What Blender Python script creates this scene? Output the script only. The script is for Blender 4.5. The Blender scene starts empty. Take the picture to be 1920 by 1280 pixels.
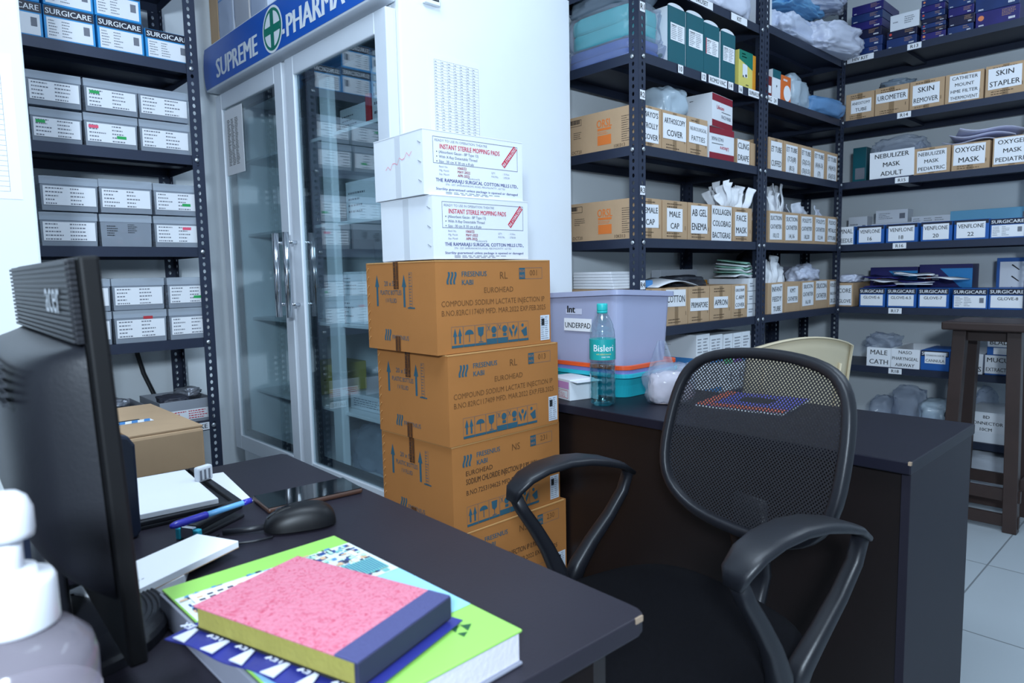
import bpy, bmesh, math, random
from mathutils import Vector, Matrix, noise
C = bpy.context.scene.collection
S = bpy.context.scene
R = math.radians
PI = math.pi
# ------------------------------------------------------------------ camera
EYE = Vector((0, 0, 1.13))
F_PX = 1285.76
yaw, pitch, roll = R(46.834), R(5.659), R(-1.1536)
fwd = Vector((math.cos(yaw)*math.cos(pitch), math.sin(yaw)*math.cos(pitch), -math.sin(pitch)))
rt = fwd.cross(Vector((0, 0, 1))).normalized()
up = rt.cross(fwd)
r2 = math.cos(roll)*rt + math.sin(roll)*up
u2 = -math.sin(roll)*rt + math.cos(roll)*up
cd = bpy.data.cameras.new('camera')
cam = bpy.data.objects.new('camera', cd)
C.objects.link(cam)
cam.matrix_world = Matrix(((r2.x, u2.x, -fwd.x, EYE.x), (r2.y, u2.y, -fwd.y, EYE.y), (r2.z, u2.z, -fwd.z, EYE.z), (0, 0, 0, 1)))
cd.sensor_width = 36
cd.lens = F_PX/1920*36
cd.clip_start = 0.05
cd.dof.use_dof = True
cd.dof.focus_distance = 1.9
cd.dof.aperture_fstop = 7.1
S.camera = cam
# ------------------------------------------------------------------ world, lights, exposure
W = bpy.data.worlds.new('world')
S.world = W
W.use_nodes = True
W.node_tree.nodes['Background'].inputs[0].default_value = (0.55, 0.72, 1.0, 1)
W.node_tree.nodes['Background'].inputs[1].default_value = 0.3
def area(name, loc, size, power, color, rot=(0, 0, 0), sy=None):
    d = bpy.data.lights.new(name, 'AREA')
    d.shape = 'RECTANGLE'
    d.size = size
    d.size_y = sy or size
    d.energy = power
    d.color = color
    o = bpy.data.objects.new(name, d)
    o.location = loc
    o.rotation_euler = rot
    C.objects.link(o)
    return o
LCOL = (0.70, 0.85, 1.0)
area('ceiling_panel_light', (0.5, 0.75, 2.68), 0.6, 20, LCOL, sy=1.2)
area('ceiling_panel_light', (2.7, 0.1, 2.68), 0.6, 14, LCOL, sy=1.2)
fl = bpy.data.lights.new('camera_flash', 'SPOT')      # the photographer's flash, behind and above the camera
fl.energy = 136; fl.color = LCOL; fl.spot_size = R(130); fl.spot_blend = 0.5; fl.shadow_soft_size = 0.13
fo = bpy.data.objects.new('camera_flash', fl); C.objects.link(fo); fo.location = (-0.55, -0.50, 1.58)
fo.rotation_euler = Vector((math.cos(yaw), math.sin(yaw), -0.08)).to_track_quat('-Z', 'Y').to_euler()
S.view_settings.view_transform = 'Standard'
S.view_settings.look = 'None'
S.view_settings.gamma = 1
S.view_settings.use_curve_mapping = False
S.view_settings.exposure = 0.6
S.cycles.transparent_max_bounces = 24
S.cycles.max_bounces = 8

# ------------------------------------------------------------------ materials
def lin(c):
    return tuple(((v/255)/12.92 if v/255 <= 0.04045 else ((v/255+0.055)/1.055)**2.4) for v in c) + (1,)
MATS = {}
def mat(name, col, rough=0.5, metal=0.0, var=0.06, scale=12.0, bump=0.0, bscale=60.0, spec=0.5, trans=0.0, emis=None):
    if name in MATS: return MATS[name]
    m = bpy.data.materials.new(name); m.use_nodes = True
    nt = m.node_tree; p = nt.nodes['Principled BSDF']
    c = lin(col)
    p.inputs['Roughness'].default_value = rough
    p.inputs['Metallic'].default_value = metal
    p.inputs['Specular IOR Level'].default_value = spec
    tc = nt.nodes.new('ShaderNodeTexCoord')
    nz = nt.nodes.new('ShaderNodeTexNoise'); nz.inputs['Scale'].default_value = scale; nz.inputs['Detail'].default_value = 4
    nt.links.new(tc.outputs['Object'], nz.inputs['Vector'])
    mx = nt.nodes.new('ShaderNodeMix'); mx.data_type = 'RGBA'
    mx.inputs[6].default_value = tuple(v*(1-var) for v in c[:3]) + (1,)
    mx.inputs[7].default_value = tuple(min(1, v*(1+var)) for v in c[:3]) + (1,)
    nt.links.new(nz.outputs['Fac'], mx.inputs[0])
    nt.links.new(mx.outputs[2], p.inputs['Base Color'])
    if bump:
        n2 = nt.nodes.new('ShaderNodeTexNoise'); n2.inputs['Scale'].default_value = bscale
        nt.links.new(tc.outputs['Object'], n2.inputs['Vector'])
        b = nt.nodes.new('ShaderNodeBump'); b.inputs['Strength'].default_value = bump; b.inputs['Distance'].default_value = 0.002
        nt.links.new(n2.outputs['Fac'], b.inputs['Height']); nt.links.new(b.outputs['Normal'], p.inputs['Normal'])
    if trans:
        t = nt.nodes.new('ShaderNodeBsdfTransparent'); t.inputs[0].default_value = tuple(0.5+0.5*v for v in c[:3]) + (1,)
        ms = nt.nodes.new('ShaderNodeMixShader'); ms.inputs[0].default_value = trans
        nt.links.new(p.outputs[0], ms.inputs[1]); nt.links.new(t.outputs[0], ms.inputs[2])
        nt.links.new(ms.outputs[0], nt.nodes['Material Output'].inputs[0])
    MATS[name] = m
    return m
def glass(name, tint, ior=0.08, rough=0.02):
    m = bpy.data.materials.new(name); m.use_nodes = True
    nt = m.node_tree; nt.nodes.remove(nt.nodes['Principled BSDF'])
    t = nt.nodes.new('ShaderNodeBsdfTransparent'); t.inputs[0].default_value = tint + (1,)
    g = nt.nodes.new('ShaderNodeBsdfGlossy'); g.inputs['Roughness'].default_value = rough; g.inputs[0].default_value = (0.95, 0.98, 1, 1)
    lw = nt.nodes.new('ShaderNodeLayerWeight'); lw.inputs[0].default_value = 0.5
    pw = nt.nodes.new('ShaderNodeMath'); pw.operation = 'POWER'; pw.inputs[1].default_value = 4.0; nt.links.new(lw.outputs['Facing'], pw.inputs[0])
    fr = nt.nodes.new('ShaderNodeMath'); fr.operation = 'MULTIPLY_ADD'; fr.inputs[1].default_value = 0.9; fr.inputs[2].default_value = ior; nt.links.new(pw.outputs[0], fr.inputs[0])
    ms = nt.nodes.new('ShaderNodeMixShader')
    nt.links.new(fr.outputs[0], ms.inputs[0]); nt.links.new(t.outputs[0], ms.inputs[1]); nt.links.new(g.outputs[0], ms.inputs[2])
    nt.links.new(ms.outputs[0], nt.nodes['Material Output'].inputs[0])
    return m
mt = mat
WALL = mt('wall_paint', (230, 237, 242), 0.7, var=0.03, scale=3, bump=0.05)
CEIL = mt('ceiling_paint', (235, 238, 242), 0.8)
STEEL = mt('rack_steel', (44, 52, 72), 0.45, 0.3, 0.08, 20)
BOLT = mt('bolt_zinc', (190, 195, 200), 0.3, 0.9)
PAPER = mt('paper_white', (240, 242, 247), 0.75, var=0.02)
INK = mt('ink_black', (22, 23, 28), 0.7)
INKG = mt('ink_grey', (120, 124, 135), 0.7)
INKB = mt('ink_blue', (45, 52, 130), 0.7)
INKR = mt('ink_red', (200, 30, 62), 0.6)
KRAFT = mt('kraft_board', (190, 158, 124), 0.85, var=0.12, scale=9, bump=0.1, bscale=140)
KRAFT_IN = mt('kraft_inside', (140, 114, 84), 0.9, var=0.1)
KRAFT_INK = mt('kraft_print', (86, 66, 48), 0.85)
TAN = mt('tan_board', (190, 158, 124), 0.85, var=0.1, bump=0.15, bscale=40)
OCHRE = mt('ochre_board', (176, 114, 56), 0.8, var=0.1, scale=7, bump=0.12, bscale=60)
OCHRE_IN = mt('ochre_edge', (200, 150, 92), 0.85)
TEALINK = mt('teal_print', (44, 88, 106), 0.75)
BROWNINK = mt('brown_print', (110, 70, 32), 0.8)
ORANGE = mt('orange_print', (226, 122, 52), 0.7)
WHITEBOX = mt('white_board', (232, 236, 242), 0.6, var=0.03)
CYANBOX = mt('cyan_box', (40, 150, 215), 0.5, var=0.05)
BLUEBOX = mt('blue_box', (26, 92, 170), 0.5, var=0.06)
NAVY = mt('navy_print', (20, 26, 48), 0.5)
FRIDGE = mt('fridge_white', (236, 241, 246), 0.35, var=0.015)
ALU = mt('white_aluminium', (222, 228, 236), 0.35, 0.1, 0.03)
GREY = mt('grey_plastic', (150, 155, 165), 0.5)
MATTE = mt('matte_black', (11, 11, 13), 0.55, spec=0.25, var=0.1)
RUBBER = mt('black_gasket', (24, 28, 36), 0.6)
SIGN = mt('sign_blue', (18, 88, 186), 0.3, var=0.1, scale=3)
SIGNW = mt('sign_white', (235, 240, 245), 0.4)
SIGNG = mt('sign_green', (0, 120, 100), 0.4)
CHROME = mt('chrome', (215, 220, 226), 0.14, 1.0, 0.02)
GLASS = glass('cooler_glass', (0.86, 0.94, 0.96), 0.13)
CLEAR = mt('clear_plastic', (205, 214, 226), 0.2, trans=0.66, var=0.03)
CLEAR_LID = mt('clear_plastic_lid', (212, 222, 234), 0.22, trans=0.5, var=0.03)
FILM = mt('clear_film', (214, 222, 236), 0.16, trans=0.8, var=0.1, scale=20, bump=0.5, bscale=30)
FILMW = mt('milky_film', (222, 228, 250), 0.3, trans=0.12, var=0.1, scale=14, bump=0.4, bscale=24)
FILMD = mt('dark_film', (60, 64, 74), 0.25, trans=0.35, var=0.2, bump=0.5)
DESK = mt('desk_laminate', (38, 35, 44), 0.42, var=0.14, scale=6, bump=0.06, bscale=220, spec=0.28)
DESKD = mt('wenge_panel', (22, 15, 15), 0.4, var=0.25, scale=8)
EDGEB = mt('edge_band', (40, 34, 38), 0.4)
CHIP = mt('chipped_edge', (150, 130, 110), 0.9)
BLACKP = mt('black_plastic', (24, 25, 31), 0.42, var=0.1, bump=0.08, bscale=300)
BLACKG = mt('black_gloss', (10, 11, 14), 0.04, var=0.05)
FABRIC = mt('black_fabric', (12, 12, 16), 0.95, spec=0.1, var=0.25, scale=90, bump=0.5, bscale=700)
FLOOR_COL = (176, 184, 190)

# ------------------------------------------------------------------ mesh helpers
class MB:
    def __init__(s): s.v = []; s.f = []; s.m = []; s.mats = []
    def mi(s, m):
        if m not in s.mats: s.mats.append(m)
        return s.mats.index(m)
    def add(s, vs, fs, m, M=None):
        b = len(s.v); k = s.mi(m)
        for v in vs:
            s.v.append((M @ Vector(v)) if M is not None else Vector(v))
        for f in fs:
            s.f.append([i+b for i in f]); s.m.append(k)
        return s
    def box(s, x0, x1, y0, y1, z0, z1, m, M=None):
        vs = [(x, y, z) for z in (z0, z1) for y in (y0, y1) for x in (x0, x1)]
        return s.add(vs, [(0, 2, 3, 1), (4, 5, 7, 6), (0, 1, 5, 4), (1, 3, 7, 5), (3, 2, 6, 7), (2, 0, 4, 6)], m, M)
    def prism(s, poly, z0, z1, m, M=None):
        n = len(poly)
        vs = [(p[0], p[1], z0) for p in poly] + [(p[0], p[1], z1) for p in poly]
        fs = [tuple(reversed(range(n))), tuple(range(n, 2*n))] + [(i, (i+1) % n, n+(i+1) % n, n+i) for i in range(n)]
        return s.add(vs, fs, m, M)
    def quad(s, a, b, c, d, m, M=None): return s.add([a, b, c, d], [(0, 1, 2, 3)], m, M)
    def lathe(s, prof, m, n=32, M=None, ctr=(0, 0)):
        vs = []; fs = []
        for r, z in prof:
            for i in range(n):
                a = 2*PI*i/n; vs.append((ctr[0]+r*math.cos(a), ctr[1]+r*math.sin(a), z))
        for j in range(len(prof)-1):
            for i in range(n):
                k = (i+1) % n; fs.append((j*n+i, j*n+k, (j+1)*n+k, (j+1)*n+i))
        if prof[0][0] > 1e-6: fs.append(tuple(reversed(range(n))))
        if prof[-1][0] > 1e-6: fs.append(tuple(range((len(prof)-1)*n, len(prof)*n)))
        return s.add(vs, fs, m, M)
    def sweep(s, pts, w, t, m, side=Vector((0, 1, 0)), closed=False, n=8, M=None):
        # super-elliptic section: half-width w[i] along `side`, half-thickness t[i] along the in-plane normal
        P = [Vector(p) for p in pts]; N = len(P); vs = []; fs = []
        for i, p in enumerate(P):
            a = P[i-1] if (i or closed) else P[i]; b = P[(i+1) % N] if (i < N-1 or closed) else P[i]
            tg = (b-a).normalized(); sd = (side - tg*side.dot(tg)).normalized(); nn = tg.cross(sd)
            ww = w[i] if isinstance(w, (list, tuple)) else w; tt = t[i] if isinstance(t, (list, tuple)) else t
            for k in range(n):
                an = 2*PI*(k+0.5)/n; c, q = math.cos(an), math.sin(an)
                c = math.copysign(abs(c)**0.6, c); q = math.copysign(abs(q)**0.6, q)
                vs.append(p + sd*ww*c + nn*tt*q)
        for i in range(N if closed else N-1):
            j = (i+1) % N
            for k in range(n):
                l = (k+1) % n; fs.append((i*n+k, i*n+l, j*n+l, j*n+k))
        if not closed: fs += [tuple(reversed(range(n))), tuple(range((N-1)*n, N*n))]
        return s.add(vs, fs, m, M)
    def tube(s, pts, r, m, n=8, closed=False, M=None):
        P = [Vector(p) for p in pts]
        d = P[1]-P[0]; sd = Vector((0, 0, 1)) if abs(d.normalized().z) < 0.8 else Vector((1, 0, 0))
        return s.sweep(P, r, r, m, sd, closed, n, M)
    def grid(s, fn, nu, nv, m, M=None):
        vs = [fn(i/nu, j/nv) for j in range(nv+1) for i in range(nu+1)]
        fs = [(j*(nu+1)+i, j*(nu+1)+i+1, (j+1)*(nu+1)+i+1, (j+1)*(nu+1)+i) for j in range(nv) for i in range(nu)]
        return s.add(vs, fs, m, M)
    def build(s, name, parent=None, bevel=0, smooth=False, subsurf=0, solid=0, loc=None, rot=None, seg=2):
        me = bpy.data.meshes.new(name)
        me.from_pydata([tuple(v) for v in s.v], [], s.f)
        for m in s.mats: me.materials.append(m)
        me.polygons.foreach_set('material_index', s.m)
        if smooth: me.polygons.foreach_set('use_smooth', [True]*len(me.polygons))
        me.update()
        o = bpy.data.objects.new(name, me); C.objects.link(o)
        if parent: o.parent = parent
        if loc: o.location = loc
        if rot: o.rotation_euler = rot
        if solid: k = o.modifiers.new('solid', 'SOLIDIFY'); k.thickness = solid; k.offset = 0
        if bevel: k = o.modifiers.new('bevel', 'BEVEL'); k.width = bevel; k.segments = seg; k.limit_method = 'ANGLE'; k.angle_limit = R(40)
        if subsurf: k = o.modifiers.new('sub', 'SUBSURF'); k.levels = subsurf; k.render_levels = subsurf
        return o
TXT = {}
def text_geo(t, bold=0.0):
    k = t
    if k not in TXT:
        cu = bpy.data.curves.new('lettering', 'FONT'); cu.body = t; cu.size = 1; cu.resolution_u = 2; cu.offset = 0
        ob = bpy.data.objects.new('lettering', cu); C.objects.link(ob)
        me = bpy.data.meshes.new_from_object(ob.evaluated_get(bpy.context.evaluated_depsgraph_get()))
        vs = [tuple(v.co) for v in me.vertices]; fs = [tuple(p.vertices) for p in me.polygons]
        bpy.data.objects.remove(ob); bpy.data.curves.remove(cu); bpy.data.meshes.remove(me)
        if vs:
            x0 = min(v[0] for v in vs); x1 = max(v[0] for v in vs)
            vs = [(v[0]-x0, v[1], 0) for v in vs]; w = x1-x0
        else: w = 0.3
        TXT[k] = (vs, fs, w)
    return TXT[k]
def put_text(mb, t, M, x0, x1, zb, h, m, align='c', bold=0.012, stretch=False, fn=None):
    """Lettering of cap height h, baseline zb, between x0 and x1 in the plane of M (x right, y up)."""
    vs, fs, w = text_geo(t, bold)
    if not vs: return
    sy = h/0.70; sx = sy
    if w*sx > (x1-x0) or stretch: sx = (x1-x0)/w
    if sx < sy*0.74 and not stretch: sy = sx/0.74
    W_ = w*sx
    ox = x0 if align == 'l' else (x1-W_ if align == 'r' else (x0+x1-W_)/2)
    out = [(ox+v[0]*sx, zb+v[1]*sy, 0) for v in vs]
    st = bold*0.55*sx
    for k, dx in enumerate((0,) if bold < 0.012 else (-st, st)):
        o2 = [(v[0]+dx, v[1], 0.00012*k) for v in out]
        if fn: mb.add([fn(*v) for v in o2], fs, m)
        else: mb.add(o2, fs, m, M)
def dashes(mb, M, x0, x1, z0, z1, rows, m, rnd, fill=0.7, hh=0.45, cols=1):
    """Rows of fine print too small to read: short ink strokes."""
    st = (z1-z0)/rows
    for r in range(rows):
        for c in range(cols):
            a = x0+(x1-x0)*c/cols; b = x0+(x1-x0)*(c+0.92)/cols; x = a; end = a+(b-a)*rnd.uniform(fill*0.6, min(1, fill*1.3))
            while x < end:
                l = rnd.uniform(0.03, 0.11)*(b-a)+0.001; xe = min(end, x+l)
                z = z1-(r+0.75)*st
                mb.add([(x, z, 0), (xe, z, 0), (xe, z+st*hh, 0), (x, z+st*hh, 0)], [(0, 1, 2, 3)], m, M)
                x = xe+(b-a)*0.025+0.0005
def rect(mb, M, x0, x1, z0, z1, m, d=0):
    mb.add([(x0, z0, d), (x1, z0, d), (x1, z1, d), (x0, z1, d)], [(0, 1, 2, 3)], m, M)
def frame_line(mb, M, x0, x1, z0, z1, t, m, d=0):
    rect(mb, M, x0, x1, z0, z0+t, m, d); rect(mb, M, x0, x1, z1-t, z1, m, d); rect(mb, M, x0, x0+t, z0+t, z1-t, m, d); rect(mb, M, x1-t, x1, z0+t, z1-t, m, d)
def FRONT(y, dz=0):  # plane facing local -y : x right, y up, out = -y
    return Matrix(((1, 0, 0, 0), (0, 0, -1, y), (0, 1, 0, dz), (0, 0, 0, 1)))
def SIDE(x, dz=0):   # plane facing local -x, read from the -x side: right = -y
    return Matrix(((0, 0, -1, x), (-1, 0, 0, 0), (0, 1, 0, dz), (0, 0, 0, 1)))
def TOP(z):
    return Matrix(((1, 0, 0, 0), (0, 1, 0, 0), (0, 0, 1, z), (0, 0, 0, 1)))
def thing(name, label, cat, loc=(0, 0, 0), rz=0.0, group=None):
    o = bpy.data.objects.new(name, None); C.objects.link(o); o.empty_display_size = 0.05
    o.location = loc; o.rotation_euler = (0, 0, rz); o['label'] = label; o['category'] = cat
    if group: o['group'] = group
    return o
def tag(o, label, cat, group=None):
    o['label'] = label; o['category'] = cat
    if group: o['group'] = group
    return o
def struct(o): o['kind'] = 'structure'; return o
def dup(root, loc, rz, label=None, group=None):
    r = root.copy(); C.objects.link(r); r.location = loc; r.rotation_euler = (0, 0, rz)
    if label: r['label'] = label
    if group: r['group'] = group
    for ch in list(root.children):
        c = ch.copy(); C.objects.link(c); c.parent = r
        for g in ch.children:
            d = g.copy(); C.objects.link(d); d.parent = c
    return r
EPS = 0.0007
# ------------------------------------------------------------------ room
def floor_mat():
    m = bpy.data.materials.new('floor_tiles'); m.use_nodes = True; nt = m.node_tree; p = nt.nodes['Principled BSDF']
    tc = nt.nodes.new('ShaderNodeTexCoord'); br = nt.nodes.new('ShaderNodeTexBrick')
    br.offset = 0; br.inputs['Scale'].default_value = 1; br.inputs['Brick Width'].default_value = 0.6; br.inputs['Row Height'].default_value = 0.6
    br.inputs['Mortar Size'].default_value = 0.003; c = lin(FLOOR_COL)
    br.inputs['Color1'].default_value = c; br.inputs['Color2'].default_value = tuple(v*0.95 for v in c[:3])+(1,); br.inputs['Mortar'].default_value = tuple(v*0.45 for v in c[:3])+(1,)
    nt.links.new(tc.outputs['Object'], br.inputs['Vector']); nt.links.new(br.outputs['Color'], p.inputs['Base Color'])
    p.inputs['Roughness'].default_value = 0.28
    return m
struct(MB().box(-1.7, 4.35, -1.7, 3.15, -0.1, 0, floor_mat()).build('floor'))
struct(MB().box(-1.7, 4.35, -1.7, 3.15, 2.75, 2.85, CEIL).build('ceiling'))
struct(MB().box(1.93, 4.35, 1.90, 3.15, 0, 2.75, WALL).build('wall_back'))
struct(MB().box(-1.7, 1.93, 3.03, 3.15, 0, 2.75, WALL).build('wall_far'))
struct(MB().box(4.25, 4.35, -1.7, 1.90, 0, 2.75, WALL).build('wall_right'))
struct(MB().box(-1.7, -1.6, -1.7, 3.03, 0, 2.75, WALL).build('wall_left'))
struct(MB().box(-1.6, 4.25, -1.7, -1.6, 0, 2.75, WALL).build('wall_near'))
struct(MB().box(-0.25, 0.318, 2.0, 2.42, 0, 2.75, WALL).build('wall_pillar', bevel=0.006))
def sheet(name, label, M, x0, x1, z0, z1, t=0.0008, draw=None, cat='paper'):
    mb = MB(); mb.box(x0, x1, z0, z1, 0, t, PAPER, M)
    if draw: draw(mb, M @ Matrix.Translation((0, 0, t+0.0004)))
    return tag(mb.build(name), label, cat)
def tab(rows, cols, x0, x1, z0, z1, seed, inkm=None):
    def draw(mb, M):
        rnd = random.Random(seed); h = (z1-z0)/rows
        for r in range(rows+1): rect(mb, M, x0, x1, z0+r*h, z0+r*h+0.0006, INKG)
        for c in range(cols+1):
            x = x0+(x1-x0)*c/cols; rect(mb, M, x, x+0.0006, z0, z1, INKG)
        for c in range(cols):
            if rnd.random() < 0.8: dashes(mb, M, x0+(x1-x0)*(c+0.12)/cols, x0+(x1-x0)*(c+0.8)/cols, z0, z1, rows, INKG, rnd, 0.5, 0.3)
    return draw
sheet('paper_list', 'lined paper list stuck on the white wall pillar at far left', FRONT(2.0-0.0005), 0.08, 0.292, 1.328, 1.66, draw=tab(26, 3, 0.085, 0.268, 1.345, 1.65, 5))

# ------------------------------------------------------------------ slotted angle racks
def flange(mb, ux, wdt, z0, z1, pitch=0.0255):
    n = int((z1-z0)/pitch); c0 = wdt*0.55
    for i in range(n):
        a, b = z0+i*pitch, z0+(i+1)*pitch
        zc = (a+b)/2
        oc = [(c0+0.0055*math.cos(t), zc+0.0075*math.sin(t)) for t in [PI*(0.25+0.25*k) for k in range(8)]]
        ou = [(wdt, b), (c0, b), (0, b), (0, zc), (0, a), (c0, a), (wdt, a), (wdt, zc)]
        # outer ring ordered to the hole's octagon: start at 45 degrees
        vs = [ux*p[0]+Vector((0, 0, p[1])) for p in ou]+[ux*p[0]+Vector((0, 0, p[1])) for p in oc]
        fs = [(k, (k+1) % 8, 8+(k+1) % 8, 8+k) for k in range(8)]
        mb.add(vs, fs, STEEL)
POST_ME = {}
def post(parent, x, y, rot, h):
    k = round(h, 2)
    if k not in POST_ME:
        mb = MB(); flange(mb, Vector((1, 0, 0)), 0.04, 0, h); flange(mb, Vector((0, 1, 0)), 0.04, 0, h)
        o = mb.build('post', parent, solid=0.002); POST_ME[k] = o
    else:
        o = POST_ME[k].copy(); C.objects.link(o); o.parent = parent
    o.location = (x, y, 0); o.rotation_euler = (0, 0, rot)
    return o
BOLT_ME = []
def bolt(parent, x, y, z, rot):
    if not BOLT_ME:
        mb = MB(); mb.lathe([(0.0085, 0), (0.0085, 0.003), (0.006, 0.0055), (0, 0.006)], BOLT, 12)
        BOLT_ME.append(mb.build('bolt', parent, smooth=True)); o = BOLT_ME[0]
    else:
        o = BOLT_ME[0].copy(); C.objects.link(o); o.parent = parent
    o.location = (x, y, z); o.rotation_euler = rot
SZ = [2.21, 1.89, 1.573, 1.247, 0.918, 0.608, 0.28]
def sticker(parent, M, x0, x1, z0, z1, text, bold=0.03):
    mb = MB(); rect(mb, M, x0, x1, z0, z1, PAPER, 0.0008)
    put_text(mb, text, M @ Matrix.Translation((0, 0, 0.0012)), x0+(x1-x0)*0.08, x1-(x1-x0)*0.08, z0+(z1-z0)*0.22, (z1-z0)*0.58, INK, bold=bold)
    return mb.build('sticker', parent)
def rack(label, x0, x1, y0, y1, levels, bolts, H=2.55):
    cx, cy = (x0+x1)/2, (y0+y1)/2
    t = thing('slotted_angle_rack', label, 'shelf rack', (cx, cy, 0), 0, 'slotted angle racks')
    a, b = (x1-x0)/2, (y1-y0)/2
    post(t, -a, -b, 0, H); post(t, a, -b, PI/2, H); post(t, a, b, PI, H); post(t, -a, b, -PI/2, H)
    e = 0.0025; L = 0.034
    for k, z in enumerate(levels):
        mb = MB()
        mb.box(-a+e, a-e, -b+e, b-e, z-0.002, z, STEEL)
        mb.box(-a+e, a-e, -b+e, -b+e+0.002, z-L, z-0.002, STEEL); mb.box(-a+e, a-e, b-e-0.002, b-e, z-L, z-0.002, STEEL)
        mb.box(-a+e, -a+e+0.002, -b+e+0.002, b-e-0.002, z-L, z-0.002, STEEL); mb.box(a-e-0.002, a-e, -b+e+0.002, b-e-0.002, z-L, z-0.002, STEEL)
        mb.box(-a+e+.002, a-e-.002, -0.03, 0.03, z-0.018, z-0.002, STEEL)
        mb.build('shelf', t)
        for (px, py, rz) in bolts:
            bolt(t, px, py, z-0.016, rz)
    return t, a, b
FR = (PI/2, 0, 0); SD = (0, -PI/2, 0)
rl, a, b = rack('slotted grey rack of clear boxes at the left, behind the monitor', 0.0, 0.93, 2.6, 2.99, SZ[:6], [(0.44, -0.1965, FR)])
sticker(rl, FRONT(-b), 0.385, 0.425, 0.578, 0.606, 'KE')
sticker(rl, FRONT(-b), 0.35, 0.384, 0.578, 0.606, 'LA')
rm, a, b = rack('slotted grey rack between fridge and corner, its end post marked R1 to R4', 2.015, 2.919, 1.48, 1.87, [2.165]+SZ[1:], [(-0.427, -0.1965, FR), (-0.4535, -0.17, SD), (0.43, -0.1965, FR)])
for n, z in (('R1', 2.022), ('R2', 1.727), ('R3', 1.398), ('R4', 1.064)):
    sticker(rm, FRONT(-b-0.0012), -a+0.006, -a+0.036, z, z+0.032, n)
for x, w, n in ((2.275, 0.034, '10'), (2.435, 0.034, '12'), (2.54, 0.14, 'ROMO VAC'), (2.64, 0.04, '14'), (2.72, 0.034, '16'), (2.84, 0.11, 'SUPRAFLON')):
    sticker(rm, FRONT(-b), x-2.467-w/2, x-2.467+w/2, 1.858, 1.888, n, 0.02)
sticker(rm, FRONT(-b), -0.13, 0.03, 2.133, 2.162, 'UROSET', 0.02); sticker(rm, FRONT(-b), 0.17, 0.3, 2.133, 2.162, 'KIT', 0.02)
rb, a, b = rack('slotted grey rack in the room corner beside the one marked R1 to R4', 2.923, 3.80, 1.48, 1.87, [2.188]+SZ[1:], [(-0.42, -0.1965, FR), (0.42, -0.1965, FR)])
sticker(rb, FRONT(-b), -0.42, -0.36, 1.858, 1.888, 'BAG', 0.02); sticker(rb, FRONT(-b), -0.36, -0.31, 1.858, 1.888, '24', 0.02)
rr, a, b = rack('slotted grey rack along the right wall, its shelves marked R13 to R18', 3.82, 4.21, 0.64, 1.86, SZ, [(-0.1965, -0.59, SD)])
for n, yy, z in (('R13', 1.165, SZ[0]), ('R14', 1.20, SZ[1]), ('R15', 1.20, SZ[2]), ('R16', 1.20, SZ[3]), ('R17', 1.21, SZ[4]), ('R18', 1.20, SZ[5])):
    sticker(rr, SIDE(-a), -(yy-1.25)-0.031, -(yy-1.25)+0.031, z-0.031, z-0.003, n)
sticker(rr, SIDE(-a), -(1.5-1.25)+0.02, -(1.5-1.25)+0.15, SZ[0]-0.031, SZ[0]-0.003, 'HIV KIT')

# ------------------------------------------------------------------ two door display fridge
fr = thing('display_fridge', 'tall white fridge with two glass doors and a blue sign on top', 'fridge', (1.5, 2.33, 0))
def fx(x): return x-1.5
def fy(y): return y-2.33
mb = MB()
X0, X1, Y0, Y1 = fx(1.165), fx(1.885), fy(1.68), fy(2.985)
w = 0.045
mb.box(X0, X1, Y0, Y0+w, 0.05, 2.08, FRIDGE); mb.box(X0, X1, Y1-w, Y1, 0.05, 2.08, FRIDGE)
mb.box(X1-w, X1, Y0+w, Y1-w, 0.05, 2.08, FRIDGE); mb.box(X0, X1-w, Y0+w, Y1-w, 1.855, 2.08, FRIDGE); mb.box(X0, X1-w, Y0+w, Y1-w, 0.05, 0.43, FRIDGE)
mb.box(X0+0.03, X1-0.03, Y0+0.03, Y1-0.03, 0.0, 0.05, RUBBER)
mb.box(X0, X0+0.03, fy(2.335), fy(2.36), 0.43, 1.855, FRIDGE)
mb.build('cabinet', fr, bevel=0.004)
mb = MB()
for i in range(9): mb.box(X0-0.004, X0, fy(1.8), fy(2.87), 0.10+i*0.028, 0.112+i*0.028, GREY)
mb.build('grille', fr)
SHELF_F = (0.65, 0.965, 1.32, 1.625)
for z in SHELF_F:
    MB().box(X0+0.05, X1-w-0.002, Y0+w+0.002, Y1-w-0.002, z-0.012, z, FRIDGE).build('shelf', fr, bevel=0.002)
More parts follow.
